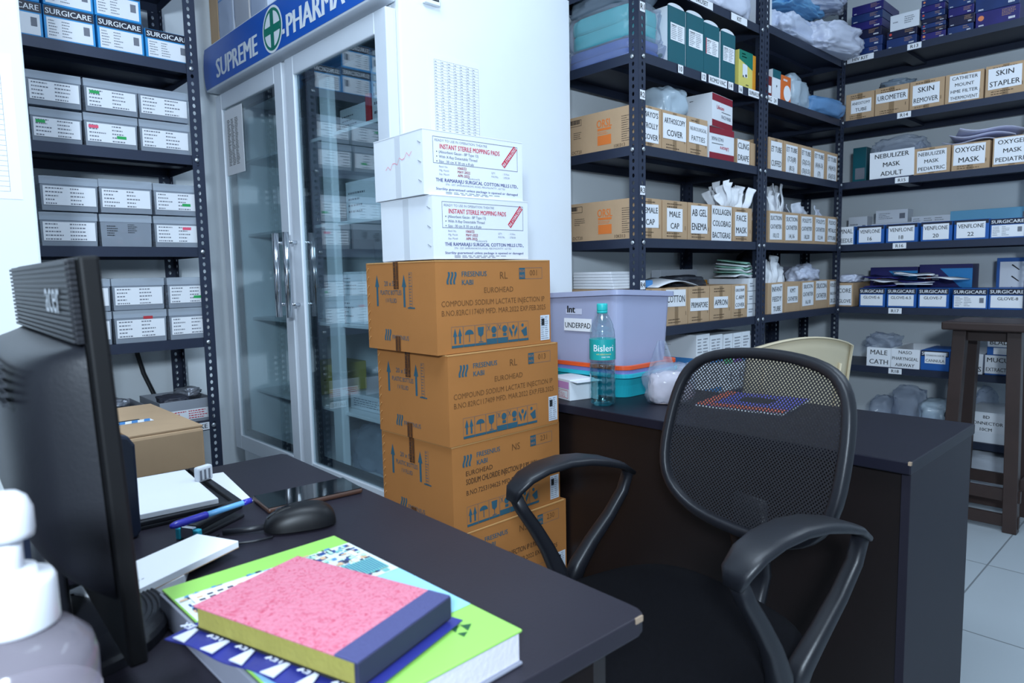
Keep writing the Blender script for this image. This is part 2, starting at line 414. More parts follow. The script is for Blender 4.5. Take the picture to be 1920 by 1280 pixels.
def door(y0, y1, hy):
    d = MB(); s = 0.062; xo, xi = fx(1.128), fx(1.163); z0, z1 = 0.40, 1.885
    d.box(xo, xi, y0, y0+s, z0, z1, ALU); d.box(xo, xi, y1-s, y1, z0, z1, ALU); d.box(xo, xi, y0+s, y1-s, z1-s, z1, ALU); d.box(xo, xi, y0+s, y1-s, z0, z0+s, ALU)
    dd = d.build('door', fr, bevel=0.003)
    g = MB(); gx = fx(1.136)
    g.box(gx, gx+0.004, y0+s-0.004, y1-s+0.004, z0+s-0.004, z1-s+0.004, GLASS); g.build('glass_pane', dd)
    k = MB(); q = 0.022
    for (a0, a1, b0, b1) in ((y0+s, y0+s+q, z0+s, z1-s), (y1-s-q, y1-s, z0+s, z1-s), (y0+s+q, y1-s-q, z1-s-q, z1-s), (y0+s+q, y1-s-q, z0+s, z0+s+q)):
        k.box(gx+0.008, gx+0.03, a0, a1, b0, b1, RUBBER)
    k.build('gasket', dd)
    h = MB(); hx = fx(1.088)
    h.tube([(hx, hy, 0.99), (hx, hy, 1.14), (hx, hy, 1.29)], 0.0105, CHROME, 14)
    for zz in (1.035, 1.255): h.tube([(hx, hy, zz), (fx(1.11), hy, zz), (xo+0.003, hy, zz)], 0.006, CHROME, 10)
    h.build('handle', dd, smooth=True)
MB().box(fx(1.20), fx(1.23), fy(2.17), fy(2.235), 0.45, 1.85, FRIDGE).build('light_cover', fr, bevel=0.006)
door(fy(2.362), fy(2.982), fy(2.392))
door(fy(1.695), fy(2.335), fy(2.308))
# header sign
mb = MB()
prof = []
sy0, sy1, sz0, sz1 = fy(1.69), fy(2.995), 1.902, 2.075
def bulge(y): return 0.0
for i in range(9):
    t = i/8; zz = sz0+(sz1-sz0)*t; prof.append((sy1+0.02*math.sin(PI*t), zz))
poly = [(sy0, sz0)]+prof+[(sy0, sz1)]
pm = Matrix(((0, 0, 1, 0), (1, 0, 0, 0), (0, 1, 0, 0), (0, 0, 0, 1)))
mb.prism(poly, fx(1.10), fx(1.16), ALU, pm)
hd = mb.build('header', fr, bevel=0.004)
mb = MB()
poly2 = [(sy0+0.004, sz0+0.007)]+[(p[0]-0.007, min(max(p[1], sz0+0.007), sz1-0.006)) for p in prof]+[(sy0+0.004, sz1-0.006)]
mb.prism(poly2, fx(1.0985), fx(1.10), SIGN, pm)
SM = SIDE(fx(1.0985)-0.0008)
put_text(mb, 'SUPREME', SM, -fy(2.868), -fy(2.478), 1.933, 0.072, SIGNW, bold=0.085, stretch=True)
put_text(mb, 'PHARMACY', SM, -fy(2.239), -fy(1.735), 1.933, 0.072, SIGNW, bold=0.085, stretch=True)
def disc(mb, M, cx, cz, rx, rz, m, d, n=40): mb.add([(cx+rx*math.cos(2*PI*i/n), cz+rz*math.sin(2*PI*i/n), d) for i in range(n)], [tuple(range(n))], m, M)
cc = -fy(2.347)
disc(mb, SM, cc, 1.985, 0.078, 0.078, SIGNW, 0.0004); disc(mb, SM, cc, 1.985, 0.070, 0.070, SIGNG, 0.0008)
disc(mb, SM, cc, 1.985, 0.060, 0.060, SIGNW, 0.0012)
rect(mb, SM, cc-0.013, cc+0.013, 1.925, 2.045, SIGNG, 0.0020); rect(mb, SM, cc-0.060, cc+0.060, 1.972, 1.998, SIGNG, 0.0016)
rect(mb, SM, -fy(2.272), -fy(2.254), 1.948, 1.963, SIGNW, 0.0008)
mb.build('sign_face', hd)
th = MB(); th.box(fx(1.245), fx(1.30), fy(1.664), fy(1.679), 1.915, 1.953, FRIDGE)
tb = th.build('thermometer', fr, bevel=0.002)
th = MB(); th.box(fx(1.255), fx(1.292), fy(1.663), fy(1.666), 1.928, 1.946, mt('lcd_dark', (70, 84, 92), 0.3)); th.box(fx(1.252), fx(1.295), fy(1.6635), fy(1.667), 1.925, 1.949, RUBBER); th.build('display', tb)
sheet('paper_chart', 'paper chart with a printed table on the white side of the fridge', FRONT(1.679), 1.262, 1.458, 1.545, 1.782, draw=tab(24, 7, 1.28, 1.452, 1.56, 1.765, 9))
sheet('paper_notice', 'typed paper notice stuck on the left glass door of the fridge', SIDE(1.1358), -2.912, -2.735, 1.555, 1.815, t=0.0012,
      draw=lambda mb, M: (dashes(mb, M, -2.885, -2.77, 1.59, 1.775, 30, INK, random.Random(3), 0.9, 0.5, 3)))
# ------------------------------------------------------------------ cartons and boxes on the racks
rnd = random.Random(11)
def openbox(mb, w, d, h, m, mi, t=0.004):
    a, b = w/2, d/2
    mb.box(-a, a, -b, -b+t, 0, h, m); mb.box(-a, a, b-t, b, 0, h, m)
    mb.box(-a, -a+t, -b+t, b-t, 0, h, m); mb.box(a-t, a, -b+t, b-t, 0, h, m); mb.box(-a+t, a-t, -b+t, b-t, 0, t, mi)
def paper_sign(parent, M, x0, x1, z0, z1, lines, m=INK, bold=0.02, tilt=0.0, small=(), name='label', pm=None, lh=0.5):
    mb = MB(); Mt = M @ Matrix.Translation(((x0+x1)/2, (z0+z1)/2, 0)) @ Matrix.Rotation(tilt, 4, 'Z')
    a, b = (x1-x0)/2, (z1-z0)/2
    mb.box(-a, a, -b, b, 0.0004, 0.0011, pm or PAPER, Mt)
    n = len(lines); st = 2*b/max(n, 1)
    for i, t in enumerate(lines):
        put_text(mb, t, Mt @ Matrix.Translation((0, 0, 0.0015)), -a*0.9, a*0.9, b-(i+1)*st+st*0.25, st*lh, m, bold=bold)
    return mb.build(name, parent)
def place(facing, c, z, d, front):
    return ((c, front+d/2, z), 0.0) if facing == 'Y' else ((front+d/2, c, z), -PI/2)
def carton(facing, c, w, h, z, label, lines=None, sg=(0.12, 0.88, 0.15, 0.85), d=0.34, front=None, logo=False, jit=0.0, bold=0.02, m=None, prints=True, lh=0.5):
    front = front or (1.497 if facing == 'Y' else 3.836)
    loc, rz = place(facing, c, z, d, front)
    t = thing('open_carton', label, 'carton', loc, rz+jit, 'open brown cartons used as shelf bins')
    mb = MB(); openbox(mb, w-0.003, d, h, m or KRAFT, KRAFT_IN)
    F = FRONT(-d/2-0.0005)
    if prints:
        r = random.Random(int(c*1000)+int(z*77))
        dashes(mb, F, -w*0.32, w*0.36, h*0.80, h*0.95, 2, KRAFT_INK, r, 0.8, 0.4); dashes(mb, F, -w*0.34, w*0.3, h*0.05, h*0.2, 2, KRAFT_INK, r, 0.8, 0.35)
        rect(mb, F, -0.012, 0.012, h*0.02, h*0.98, mt('kraft_tape', (146, 118, 86), 0.5), -0.0002)
        put_text(mb, '1', F, w*0.34, w*0.46, h*0.25, 0.016, KRAFT_INK)
    if logo:
        D = SIDE(-w/2+0.0009)
        put_text(mb, 'ORSL', D, -0.015, 0.055, h*0.60, 0.030, ORANGE, bold=0.05); rect(mb, D, -0.012, 0.052, h*0.52, h*0.58, ORANGE)
        rect(mb, D, -0.012, 0.052, h*0.16, h*0.40, ORANGE); dashes(mb, D, -0.012, 0.052, h*0.42, h*0.5, 2, ORANGE, rnd, 0.9)
        frame_line(mb, D, -0.155, -0.09, h*0.76, h*0.92, 0.0015, INK); dashes(mb, D, -0.15, -0.092, h*0.78, h*0.9, 1, INK, rnd, 1, 0.9)
        dashes(mb, D, -0.13, -0.07, h*0.42, h*0.62, 4, INK, rnd, 0.8, 0.3); dashes(mb, D, 0.1, 0.15, h*0.15, h*0.8, 12, INK, rnd, 0.8, 0.3)
        put_text(mb, 'OCT20', D, -0.14, -0.09, h*0.05, 0.012, KRAFT_INK); put_text(mb, '10K013', D, 0.06, 0.12, h*0.04, 0.012, KRAFT_INK)
    mb.build('body', t, bevel=0.0015)
    if lines: paper_sign(t, F, (sg[0]-0.5)*w, (sg[1]-0.5)*w, sg[2]*h, sg[3]*h, lines, bold=bold, tilt=rnd.uniform(-0.02, 0.02), lh=lh)
    return t
H_ = 0.145
CT = 'brown carton on the R1 to R4 rack reading '
# rack marked R1 to R4
carton('Y', 2.105, 0.148, H_, SZ[2], CT+"MAYO'S TROLLY COVER", ["MAYO'S", 'TROLLY', 'COVER'], (0.2, 0.86, 0.12, 0.93), logo=True)
carton('Y', 2.264, 0.165, H_, SZ[2], CT+'ARTHOSCOPY COVER', ['ARTHOSCOPY', 'COVER'], (0.03, 0.95, 0.3, 0.92))
carton('Y', 2.422, 0.148, H_, SZ[2], CT+'NEUROSURGICAL PATTIES', ['NEUROSURGICAL', 'PATTIES'], (0.08, 0.96, 0.32, 0.85), bold=0.0)
carton('Y', 2.785, 0.115, 0.105, SZ[2], CT+'CLING DRAPE', ['CLING', 'DRAPE'], (0.02, 0.9, 0.03, 0.97), prints=False)
carton('Y', 2.868, 0.046, 0.10, SZ[2], 'narrow plain brown carton at the far end beside the CLING DRAPE sign', None, prints=False)
carton('Y', 2.105, 0.148, H_, SZ[3], CT+'FEMALE CAP', ['FEMALE', 'CAP'], (0.15, 0.86, 0.27, 0.85), logo=True)
carton('Y', 2.270, 0.168, H_, SZ[3], CT+'MALE CAP', ['MALE', 'CAP'], (0.16, 0.78, 0.2, 0.8))
carton('Y', 2.440, 0.166, H_, SZ[3], CT+'AB GEL ENEMA', ['AB GEL', 'ENEMA'], (0.12, 0.84, 0.18, 0.93))
carton('Y', 2.612, 0.172, H_, SZ[3], 'brown carton between the AB GEL ENEMA and FACE MASK cartons, sign of three lines', ['KOLLAGEN', 'COLOBAG', 'BACTIGRAS'], (0.02, 0.93, 0.0, 0.98))
carton('Y', 2.784, 0.166, H_, SZ[3], CT+'FACE MASK', ['FACE', 'MASK'], (0.1, 0.74, 0.16, 0.86))
carton('Y', 2.105, 0.148, H_, SZ[4], 'brown carton behind the big storage tub, first on the shelf below FEMALE CAP', ['PAD'], (0.15, 0.86, 0.5, 0.95), logo=True)
carton('Y', 2.280, 0.162, H_, SZ[4], 'brown carton with sign ending in ON, half hidden by the big storage tub', ['COTTON'], (0.05, 0.88, 0.5, 0.95))
carton('Y', 2.442, 0.158, H_, SZ[4], 'brown carton between the carton reading ON and the APRON carton', ['PRIMAPORE'], (0.08, 0.93, 0.33, 0.68))
carton('Y', 2.610, 0.172, H_, SZ[4], CT+'APRON', ['APRON'], (0.17, 0.82, 0.35, 0.68))
carton('Y', 2.766, 0.138, H_, SZ[4], CT+'C ARM COVER', ['SURGI DRAPE', 'C ARM', 'COVER'], (0.2, 0.8, 0.28, 0.96))
# corner rack
CB = 'brown corner rack carton '
z = SZ[2]
for k, (c, w, ls, lb) in enumerate(((3.081, .145, ['ET TUBE', 'CUFFED'], 'reading ET TUBE CUFFED'), (3.237, .162, ['ET TUBE', '(7.5)(8)', '(8.5)'], 'reading ET TUBE 7.5, 8 and 8.5'),
      (3.392, .142, ['ET TUBE', '(2)(2.5)', '(3)(3.5)'], 'reading ET TUBE 2, 2.5, 3 and 3.5'), (3.542, .154, ['ET TUBE', '(6)(6.5)', '(7)'], 'reading ET TUBE 6, 6.5 and 7'), (3.699, .156, ['ET TUBE', '(4)(4.5)', '(5)(5.5)'], 'reading ET TUBE 4, 4.5, 5 and 5.5'))):
    carton('Y', c, w, H_, z, CB+lb, ls, (0.14, 0.88, 0.03, 0.9), prints=(k == 0))
z = SZ[3]
for k, (c, w, ls, lb) in enumerate(((3.096, .153, ['SUCTION', 'CATHETER', '10,12'], 'reading SUCTION CATHETER, next to the middle posts'), (3.257, .164, ['SUCTION', 'CATHETER', '14,16'], 'reading SUCTION CATHETER, second from the middle posts'),
      (3.423, .160, ["FOLEY'S", 'CATHETER', '18,20'], 'reading CATHETER 18,20 under loose white pouches'), (3.580, .152, ["FOLEY'S", 'CATHETER', '12,14'], 'reading CATHETER, next to the last carton of the SUCTION CATHETER row'), (3.726, .136, ['FLEXO', 'METALLIC', 'ETTUBE'], 'reading METALLIC ETTUBE at the corner post'))):
    carton('Y', c, w, H_, z, CB+lb, ls, (0.08, 0.86, 0.1, 0.92), prints=False)
z = SZ[4]
for k, (c, w, ls, lb) in enumerate(((3.105, .165, ['INFANT', 'FEEDY', 'TUBE'], 'reading INFANT FEEDY TUBE'), (3.280, .170, ['KMT', 'CATHETER'], 'reading KMT CATHETER'),
      (3.452, .160, ['SILICON', 'CATHETER', '16,18'], 'reading SILICON CATHETER, beside KMT CATHETER'), (3.612, .155, ['SILICON', 'CATHETER'], 'reading SILICON CATHETER, second from the corner post'), (3.752, .092, ['FOLEY', 'BALLOON', '20,22'], 'in the INFANT FEEDY TUBE row, touching the corner post'))):
    carton('Y', c, w, H_, z, CB+lb, ls, ((0.22, 0.88, 0.0, 0.95), (0.15, 0.82, 0.3, 0.85), (0.08, 0.88, 0.15, 0.95), (0.05, 0.9, 0.3, 0.98), (0.1, 0.95, 0.1, 0.95))[k], prints=False)
# right wall rack
CR = 'brown carton on the right wall rack reading '
z = SZ[1]
carton('X', 1.417, .142, .135, z, CR+'ANEOSTOMY, beside a clear bag', ['ANEOSTOMY', 'TUBE'], (0.2, 0.9, 0.25, 0.75))
carton('X', 1.265, .160, .137, z, CR+'UROMETER', ['UROMETER'], (0.05, 0.96, 0.45, 0.8))
carton('X', 1.108, .153, .137, z, CR+'SKIN REMOVER', ['SKIN', 'REMOVER'], (0.1, 0.86, 0.15, 0.85))
carton('X', 0.952, .158, .137, z, CR+'CATHETER MOUNT HME FILTER THERMOVENT', ['CATHETER', 'MOUNT', 'HME FILTER', 'THERMOVENT'], (0.12, 0.9, 0.06, 0.93))
carton('X', 0.790, .158, .140, z, CR+'SKIN STAPLER', ['SKIN', 'STAPLER'], (0.08, 0.88, 0.24, 0.9))
z = SZ[2]
carton('X', 1.075, .159, .128, z, CR+'NEBULIZER MASK PEDIATRIC', ['NEBULIZER', 'MASK', 'PEDIATRIC'], (0.1, 0.9, 0.08, 0.9))
carton('X', 0.914, .156, .126, z, CR+'OXYGEN MASK in two lines, in clear film', ['OXYGEN', 'MASK'], (0.06, 0.88, 0.2, 0.95))
carton('X', 0.752, .152, .132, z, CR+'OXYGEN MASK PEDIATRIC', ['OXYGEN', 'MASK', 'PEDIATRIC'], (0.05, 0.97, 0.08, 0.97))
carton('X', 1.462, .076, .126, SZ[4], CR+'ORE OVE, next to the corner post', ['CORE', 'GLOVE'], (0.0, 0.92, 0.05, 0.9), prints=False)
carton('X', 1.285, .118, .098, SZ[5], 'low white bin on the right wall rack reading MALE CATH', ['MALE', 'CATH'], (0.0, 1.0, 0.0, 1.0), prints=False, m=WHITEBOX)
carton('X', 1.160, .134, .098, SZ[5], 'low white bin on the right wall rack reading NASO PHARYNGEAL AIRWAY', ['NASO', 'PHARYNGEAL', 'AIRWAY'], (0.0, 1.0, 0.0, 1.0), prints=False, m=WHITEBOX)
carton('X', 0.875, .10, .096, SZ[5], 'low white bin seen between the stool legs reading G DS', ['ECG', 'LEADS'], (0.0, 1.0, 0.0, 1.0), prints=False, m=WHITEBOX)

# ---- printed retail boxes
def boxthing(facing, c, w, h, z, label, name, cat, m, d=0.22, front=None, group=None, draw=None, dz=0.0, jit=0.0, side=None):
    front = front if front is not None else (1.497 if facing == 'Y' else 3.836)
    loc, rz = place(facing, c, z+dz, d, front)
    mb = MB(); mb.box(-w/2, w/2, -d/2, d/2, 0, h, m)
    if draw: draw(mb, FRONT(-d/2-EPS), w, h)
    if side: side(mb, SIDE(-w/2-EPS), d, h)
    o = mb.build(name, None, bevel=0.0015)
    o.location = loc; o.rotation_euler = (0, 0, rz+jit)
    return tag(o, label, cat, group)
def surg(mb, M, w, h, panel=True):
    a = w/2*0.98
    rect(mb, M, -a, a, h*0.70, h*0.985, NAVY, 0); put_text(mb, 'SURGICARE', M @ Matrix.Translation((0, 0, .0004)), -a*0.94, a*0.9, h*0.76, h*0.16, PAPER, bold=0.03, stretch=True)
    if panel:
        rect(mb, M, -a*0.92, a*0.92, h*0.06, h*0.66, PAPER); P = M @ Matrix.Translation((0, 0, .0004)); r = random.Random(int(w*1e4))
        dashes(mb, P, -a*0.85, a*0.2, h*0.12, h*0.62, 6, INKG, r, 0.7, 0.35, 2); rect(mb, P, a*0.55, a*0.8, h*0.3, h*0.55, INKG)
SG = 'surgical glove boxes with black band'
for (c, w, h, dz, lb) in ((0.405, .134, .106, 0, 'cyan glove box partly behind the white pillar, top left shelf lower row'), (0.548, .139, .106, 0, 'cyan glove box in the lower row on the top left shelf, second of four'), (0.690, .139, .106, 0, 'cyan glove box in the lower row on the top left shelf, third of four'),
                          (0.838, .146, .098, 0, 'cyan glove box standing apart at the right end of the top left shelf'), (0.40, .134, .104, .107, 'cyan glove box of the upper row partly behind the white pillar'), (0.545, .139, .104, .107, 'cyan glove box stacked above, middle one of the upper row'), (0.688, .139, .104, .107, 'cyan glove box stacked above, right end of the upper row')):
    boxthing('Y', c, w, h, SZ[1], lb, 'glove_box', 'box', CYANBOX, 0.24, 2.615, SG, surg, dz, rnd.uniform(-.02, .02))
SV = 'low blue boxes with black band on the right wall rack'
def signbox(c, w, h, z, lb, lines, band=False, sg=(0.08, 0.9, 0.08, 0.88), panel=False):
    o = boxthing('X', c, w, h, z, lb, 'supply_box', 'box', BLUEBOX, 0.24, 3.836, SV, (lambda mb, M, w, h: surg(mb, M, w, h, panel)) if band else (lambda mb, M, w, h: rect(mb, M, -w/2*.98, w/2*.98, h*.78, h*.98, NAVY)))
    if lines:
        loc, rz = o.location.copy(), o.rotation_euler.z
        paper_sign(o, FRONT(-0.12-EPS), (sg[0]-.5)*w, (sg[1]-.5)*w, sg[2]*h, sg[3]*h, lines, bold=0.02)
    return o
z = SZ[3]
signbox(1.470, .09, .094, z, 'low box with white sign reading NAL DLE beside the corner post', ['SPINAL', 'NEEDLE'], sg=(0, 0.95, 0, 1))
for c, w, n in ((1.346, .132, '16'), (1.197, .146, '18'), (1.043, .136, '20'), (0.897, .142, '22')):
    signbox(c, w, .094, z, 'low blue box with a white sign ending in %s' % n, ['VENFLONE', n])
signbox(0.754, .137, .09, z, 'low blue black-banded box at the right end, next to the sign ending in 22', None, True, panel=True)
z = SZ[4]
for c, w, n in ((1.328, .126, 'GLOVE-6'), (1.188, .136, 'GLOVE-6.5'), (1.044, .134, 'GLOVE-7')):
    signbox(c, w, .098, z, 'low blue black-banded box with white sign reading %s' % n, [n, ''], True, (0.06, 0.92, 0.08, 0.66))
signbox(0.890, .144, .096, z, 'low blue black-banded box without a sign, between GLOVE-7 and GLOVE-8', None, True, panel=True)
signbox(0.743, .144, .098, z, 'low blue black-banded box with white sign reading GLOVE-8', ['GLOVE-8', ''], True, (0.06, 0.98, 0.08, 0.66))
z = SZ[5]
signbox(1.027, .124, .10, z, 'low blue box with a small white sign of two lines left of the stool', ['GYNAECOLOGICAL', 'CANNULA'], True, (0.15, 0.88, 0.35, 0.92))
signbox(0.758, .118, .094, z, 'low blue box with white sign reading MUC EXTRA', ['MUCUS', 'EXTRACTOR'], False, (0, 1, 0.08, 1))
o = boxthing('X', 0.755, .112, .085, z, 'small blue and white box reading BLA, on top of the MUC EXTRA box', 'supply_box', 'box', BLUEBOX, .2, 3.836, SV, None, .0945)
paper_sign(o, FRONT(-0.1-EPS), -.054, .054, .04, .084, ['BLADE'])
paper_sign(o, FRONT(-0.1-EPS), -.03, .054, .005, .036, [], name='panel')
o = boxthing('X', 0.80, .18, .147, SZ[6], 'white carton on the lowest shelf with sign reading CONNECTOR 10CM', 'connector_carton', 'carton', WHITEBOX, .3)
paper_sign(o, FRONT(-0.15-EPS), -.075, .075, .05, .14, ['BD', 'CONNECTOR', '10CM'], bold=0.03)

# glove boxes with dark printed sides on the topmost shelf
DN = mt('navy_box', (18, 22, 58), 0.35, var=0.3, scale=14); DV = mt('violet_box', (36, 30, 108), 0.35, var=0.35, scale=14); DT = mt('steel_blue_box', (26, 52, 108), 0.35, var=0.35, scale=14)
GOLD = mt('gold_print', (190, 150, 110), 0.5); REDDOT = mt('red_dot', (215, 70, 60), 0.5); ORD = mt('orange_dot', (235, 140, 90), 0.5)
def dark(dot):
    def f(mb, M, w, h):
        r = random.Random(int(w*1e5+h*1e4)); a = w/2
        dashes(mb, M, a*0.2, a*0.9, h*0.45, h*0.92, max(2, int(h/0.012)), GOLD, r, 0.9, 0.35); dashes(mb, M, a*0.5, a*0.9, h*0.12, h*0.36, 1, PAPER, r, 1, 0.6)
        dashes(mb, M, -a*0.85, -a*0.55, h*0.06, h*0.2, 1, PAPER, r, 0.9, 0.6)
        if dot: disc(mb, M, -a*0.75, h*0.6, h*0.17, h*0.17, dot, 0.0003, 16)
    return f
z = SZ[0]; gcount = 0
def stack(c, w, items, lab, d=0.24):
    zz = z
    for k, (h, m, dot) in enumerate(items):
        boxthing('X', c+rnd.uniform(-.003, .003), w, h-0.001, zz, lab % ('bottom', 'second from bottom', 'third from bottom', 'fourth from bottom', 'fifth from bottom', 'sixth from bottom', 'seventh from bottom', 'eighth from bottom')[k], 'glove_box', 'box', m, d, 3.836, 'dark printed boxes on the topmost right shelf', dark(dot), 0, rnd.uniform(-.02, .02))
        zz += h
    return zz
stack(1.395, .150, ((.036, DT, None), (.046, DT, None), (.044, DN, None), (.040, DV, None), (.04, DT, None), (.045, DV, None)), 'dark blue printed box, %s in the stack beside the white bags')
e = stack(1.228, .135, ((.046, DT, None), (.036, DN, REDDOT)), 'dark blue printed box, %s under the small white carton')
boxthing('X', 1.218, .13, .075, e, 'small white carton on two dark blue boxes, topmost right shelf', 'white_carton', 'carton', WHITEBOX, .2, 3.836, None, lambda mb, M, w, h: (dashes(mb, M, 0, w*.45, h*.3, h*.8, 4, INKG, rnd, .9), dashes(mb, M, -w*.4, -w*.1, h*.45, h*.6, 1, INKG, rnd, .9)))
stack(1.092, .104, ((.034, DV, ORD), (.022, DN, REDDOT), (.022, DT, REDDOT), (.024, DN, None), (.03, DT, REDDOT), (.03, DV, None), (.03, DT, ORD)), 'flat printed box, %s in the thin stack right of the white carton')
stack(0.978, .104, ((.036, DT, None), (.044, DN, None), (.04, DV, None), (.044, DT, None)), 'blue printed box, %s in the stack second from the right end')
stack(0.835, .168, ((.07, DV, ORD), (.07, DT, None)), 'wide violet blue printed box, %s in the stack at the right end')
boxthing('X', 1.30, .06, .16, z, 'amber box standing behind the dark blue stacks on the topmost shelf', 'amber_box', 'box', mt('amber_board', (150, 104, 30), 0.6), .06, 4.1)

# tall dark teal boxes, R1 rack
TEAL = mt('teal_board', (14, 92, 104), 0.4, var=0.08)
def tealfront(seed, red=False):
    def f(mb, M, w, h):
        r = random.Random(seed)
        rect(mb, M, -w*.38, w*.44, h*.42, h*.72, PAPER); P = M @ Matrix.Translation((0, 0, .0004)); dashes(mb, P, -w*.33, w*.4, h*.44, h*.7, 8, INKG, r, .9, .4, 2)
        put_text(mb, 'UNIT SET', P, -w*.32, 0, h*.665, h*.025, INK)
        if red: rect(mb, P, -w*.38, -w*.34, h*.42, h*.72, INKR)
    return f
def tealbox(c, w, h, lb, seed, red=False):
    d = 0.24; t = thing('drain_box', lb, 'box', (c, 1.497+d/2, SZ[1]), rnd.uniform(-.015, .015), 'tall teal boxes on the shelf with size stickers')
    mb = MB(); mb.box(-w/2, w/2, -d/2, -d/2+.004, 0, h, TEAL); mb.box(-w/2, w/2, -d/2+.0041, d/2, 0, h-.002, WHITEBOX)
    tealfront(seed, red)(mb, FRONT(-d/2-EPS), w, h); disc(mb, SIDE(-w/2-EPS), d*.35, h*.16, .012, .008, SIGNG, 0, 16)
    mb.build('body', t, bevel=.001)
    n = 14; fl = MB()
    fl.prism([(w/2*.96*math.cos(PI*i/n), h+.016*math.sin(PI*i/n)) for i in range(n+1)], 0, .002, WHITEBOX, FRONT(-d/2+.006)); fl.build('flap', t)
tealbox(2.276, .113, .205, 'tall teal box with wide white side, first of the four on the R1 rack', 1)
tealbox(2.402, .118, .208, 'tall teal box with plain white label, second of the four on the R1 rack', 2)
tealbox(2.522, .112, .200, 'tall teal box whose label has a red left margin', 3, True)
tealbox(2.650, .108, .196, 'tall teal box at the right end of the four, beside a yellow box', 4)
YEL = mt('yellow_board', (222, 210, 110), 0.5)
def yel(mb, M, w, h):
    mb.add([(-w/2, h*.75, 0), (w/2, h*.55, 0), (w/2, h, 0), (-w/2, h, 0)], [(0, 1, 2, 3)], SIGNG, M); rect(mb, M, -w*.25, w*.1, h*.3, h*.65, WHITEBOX); disc(mb, M, 0, h*.35, w*.06, h*.04, INK, .0004, 12)
    disc(mb, M, -w*.2, h*.32, w*.04, h*.03, INK, .0004, 12); dashes(mb, M, 0, w*.4, h*.08, h*.14, 1, INK, rnd, .9); dashes(mb, M, -w*.3, w*.2, h*.8, h*.95, 2, YEL, rnd, .9)
boxthing('Y', 2.795, .115, .153, SZ[1], 'yellow and green box at the end of the teal boxes', 'catheter_box', 'box', YEL, .2, draw=yel)
boxthing('Y', 2.868, .026, .15, SZ[1], 'narrow amber box squeezed against the post beside the yellow box', 'amber_box', 'box', mt('amber_orange', (225, 150, 40), 0.5), .2)
boxthing('Y', 3.005, .05, .09, SZ[1], 'small maroon box beside the middle posts, corner rack', 'maroon_box', 'box', mt('maroon_board', (120, 30, 30), 0.5), .15, draw=lambda mb, M, w, h: rect(mb, M, -w*.3, w*.35, h*.2, h*.55, WHITEBOX))
boxthing('Y', 3.075, .078, .128, SZ[1], 'small white box with a teal top band, corner rack', 'teal_topped_box', 'box', WHITEBOX, .15, draw=lambda mb, M, w, h: (rect(mb, M, -w*.5, w*.5, h*.72, h, TEAL), disc(mb, M, 0, h*.45, w*.05, h*.04, INK, .0004, 10)))
boxthing('Y', 3.170, .095, .118, SZ[1], 'small orange box with a white disc, corner rack', 'orange_box', 'box', mt('orange_board', (226, 110, 40), 0.5), .15, draw=lambda mb, M, w, h: (disc(mb, M, w*.1, h*.35, w*.38, h*.3, PAPER, .0003), dashes(mb, M, -w*.3, w*.3, h*.75, h*.92, 1, PAPER, rnd, .8)))
# maroon face mask boxes
MAR = mt('maroon_print', (140, 16, 42), 0.5)
def fmask(upside):
    def f(mb, M, w, h):
        P = M @ Matrix.Translation((0, h, 0)) @ Matrix.Diagonal((-1, -1, 1, 1)) if upside else M
        rect(mb, P, -w/2*.99, w/2*.99, h*.78, h*.99, MAR); rect(mb, P, -w/2*.99, w/2*.99, 0, h*.2, MAR)
        Q = P @ Matrix.Translation((0, 0, .0004))
        put_text(mb, 'Lifecare', Q, -w*.3, w*.1, h*.56, h*.12, INKR); rect(mb, Q, -w*.05, w*.4, h*.49, h*.505, INK); put_text(mb, 'FACE MASK', Q, -w*.05, w*.42, h*.3, h*.11, INKG)
    return f
mside = lambda mb, M, d, h: (rect(mb, M, -d*.5, -d*.34, 0, h*.99, MAR), dashes(mb, M, -d*.1, d*.3, h*.8, h*.85, 1, INK, rnd, .3))
boxthing('Y', 2.605, .195, .128, SZ[2], 'maroon and white box on the shelf, lower of the pair right of NEUROSURGICAL PATTIES', 'mask_box', 'box', WHITEBOX, .16, None, 'maroon and white boxes', fmask(True), 0, 0, mside)
boxthing('Y', 2.600, .195, .128, SZ[2], 'maroon and white box on top of the other one, tilted', 'mask_box', 'box', WHITEBOX, .16, None, 'maroon and white boxes', fmask(False), .129, .10, mside)
# white boxes at the shelf R4 level and below
plain = lambda mb, M, w, h: (dashes(mb, M, -w*.4, w*.1, h*.3, h*.8, 4, INKG, rnd, .8, .35), rect(mb, M, w*.25, w*.42, h*.3, h*.7, INKG))
def stk(c, w, h, d, front, dzs, lb, grp, draw=plain, z=SZ[4], m=WHITEBOX, side=None, nm='dressing_box'):
    for k, dz in enumerate(dzs): boxthing('Y', c+.004*k, w, h-.001, z, lb % ('bottom', 'second', 'top')[k if k < 2 or len(dzs) > 2 else 2], nm, 'box', m, d, front, grp, draw, dz, 0, side)
stk(2.874, .068, .056, .2, 1.497, (0, .057, .114), 'small white box beside the C ARM COVER carton, %s one of the pile', 'white boxes piled beside the C ARM COVER carton', draw=lambda mb, M, w, h: (dashes(mb, M, -w*.4, w*.4, h*.3, h*.7, 2, INKG, rnd, .8, .4)))
boxthing('Y', 2.735, .30, .215, SZ[4], 'grey white box standing at the back, above the cartons PRIMA and APRON row'.replace('PRIMA and ', ''), 'supply_box', 'box', mt('greyish_board', (190, 196, 206), 0.6), .05, 1.78, None, plain)
boxthing('Y', 2.80, .10, .165, SZ[4], 'amber box lying behind the APRON carton', 'amber_box', 'box', mt('amber_orange', (225, 150, 40), 0.5), .06, 1.705)
BS = mt('blue_stripe', (70, 140, 205), 0.5)
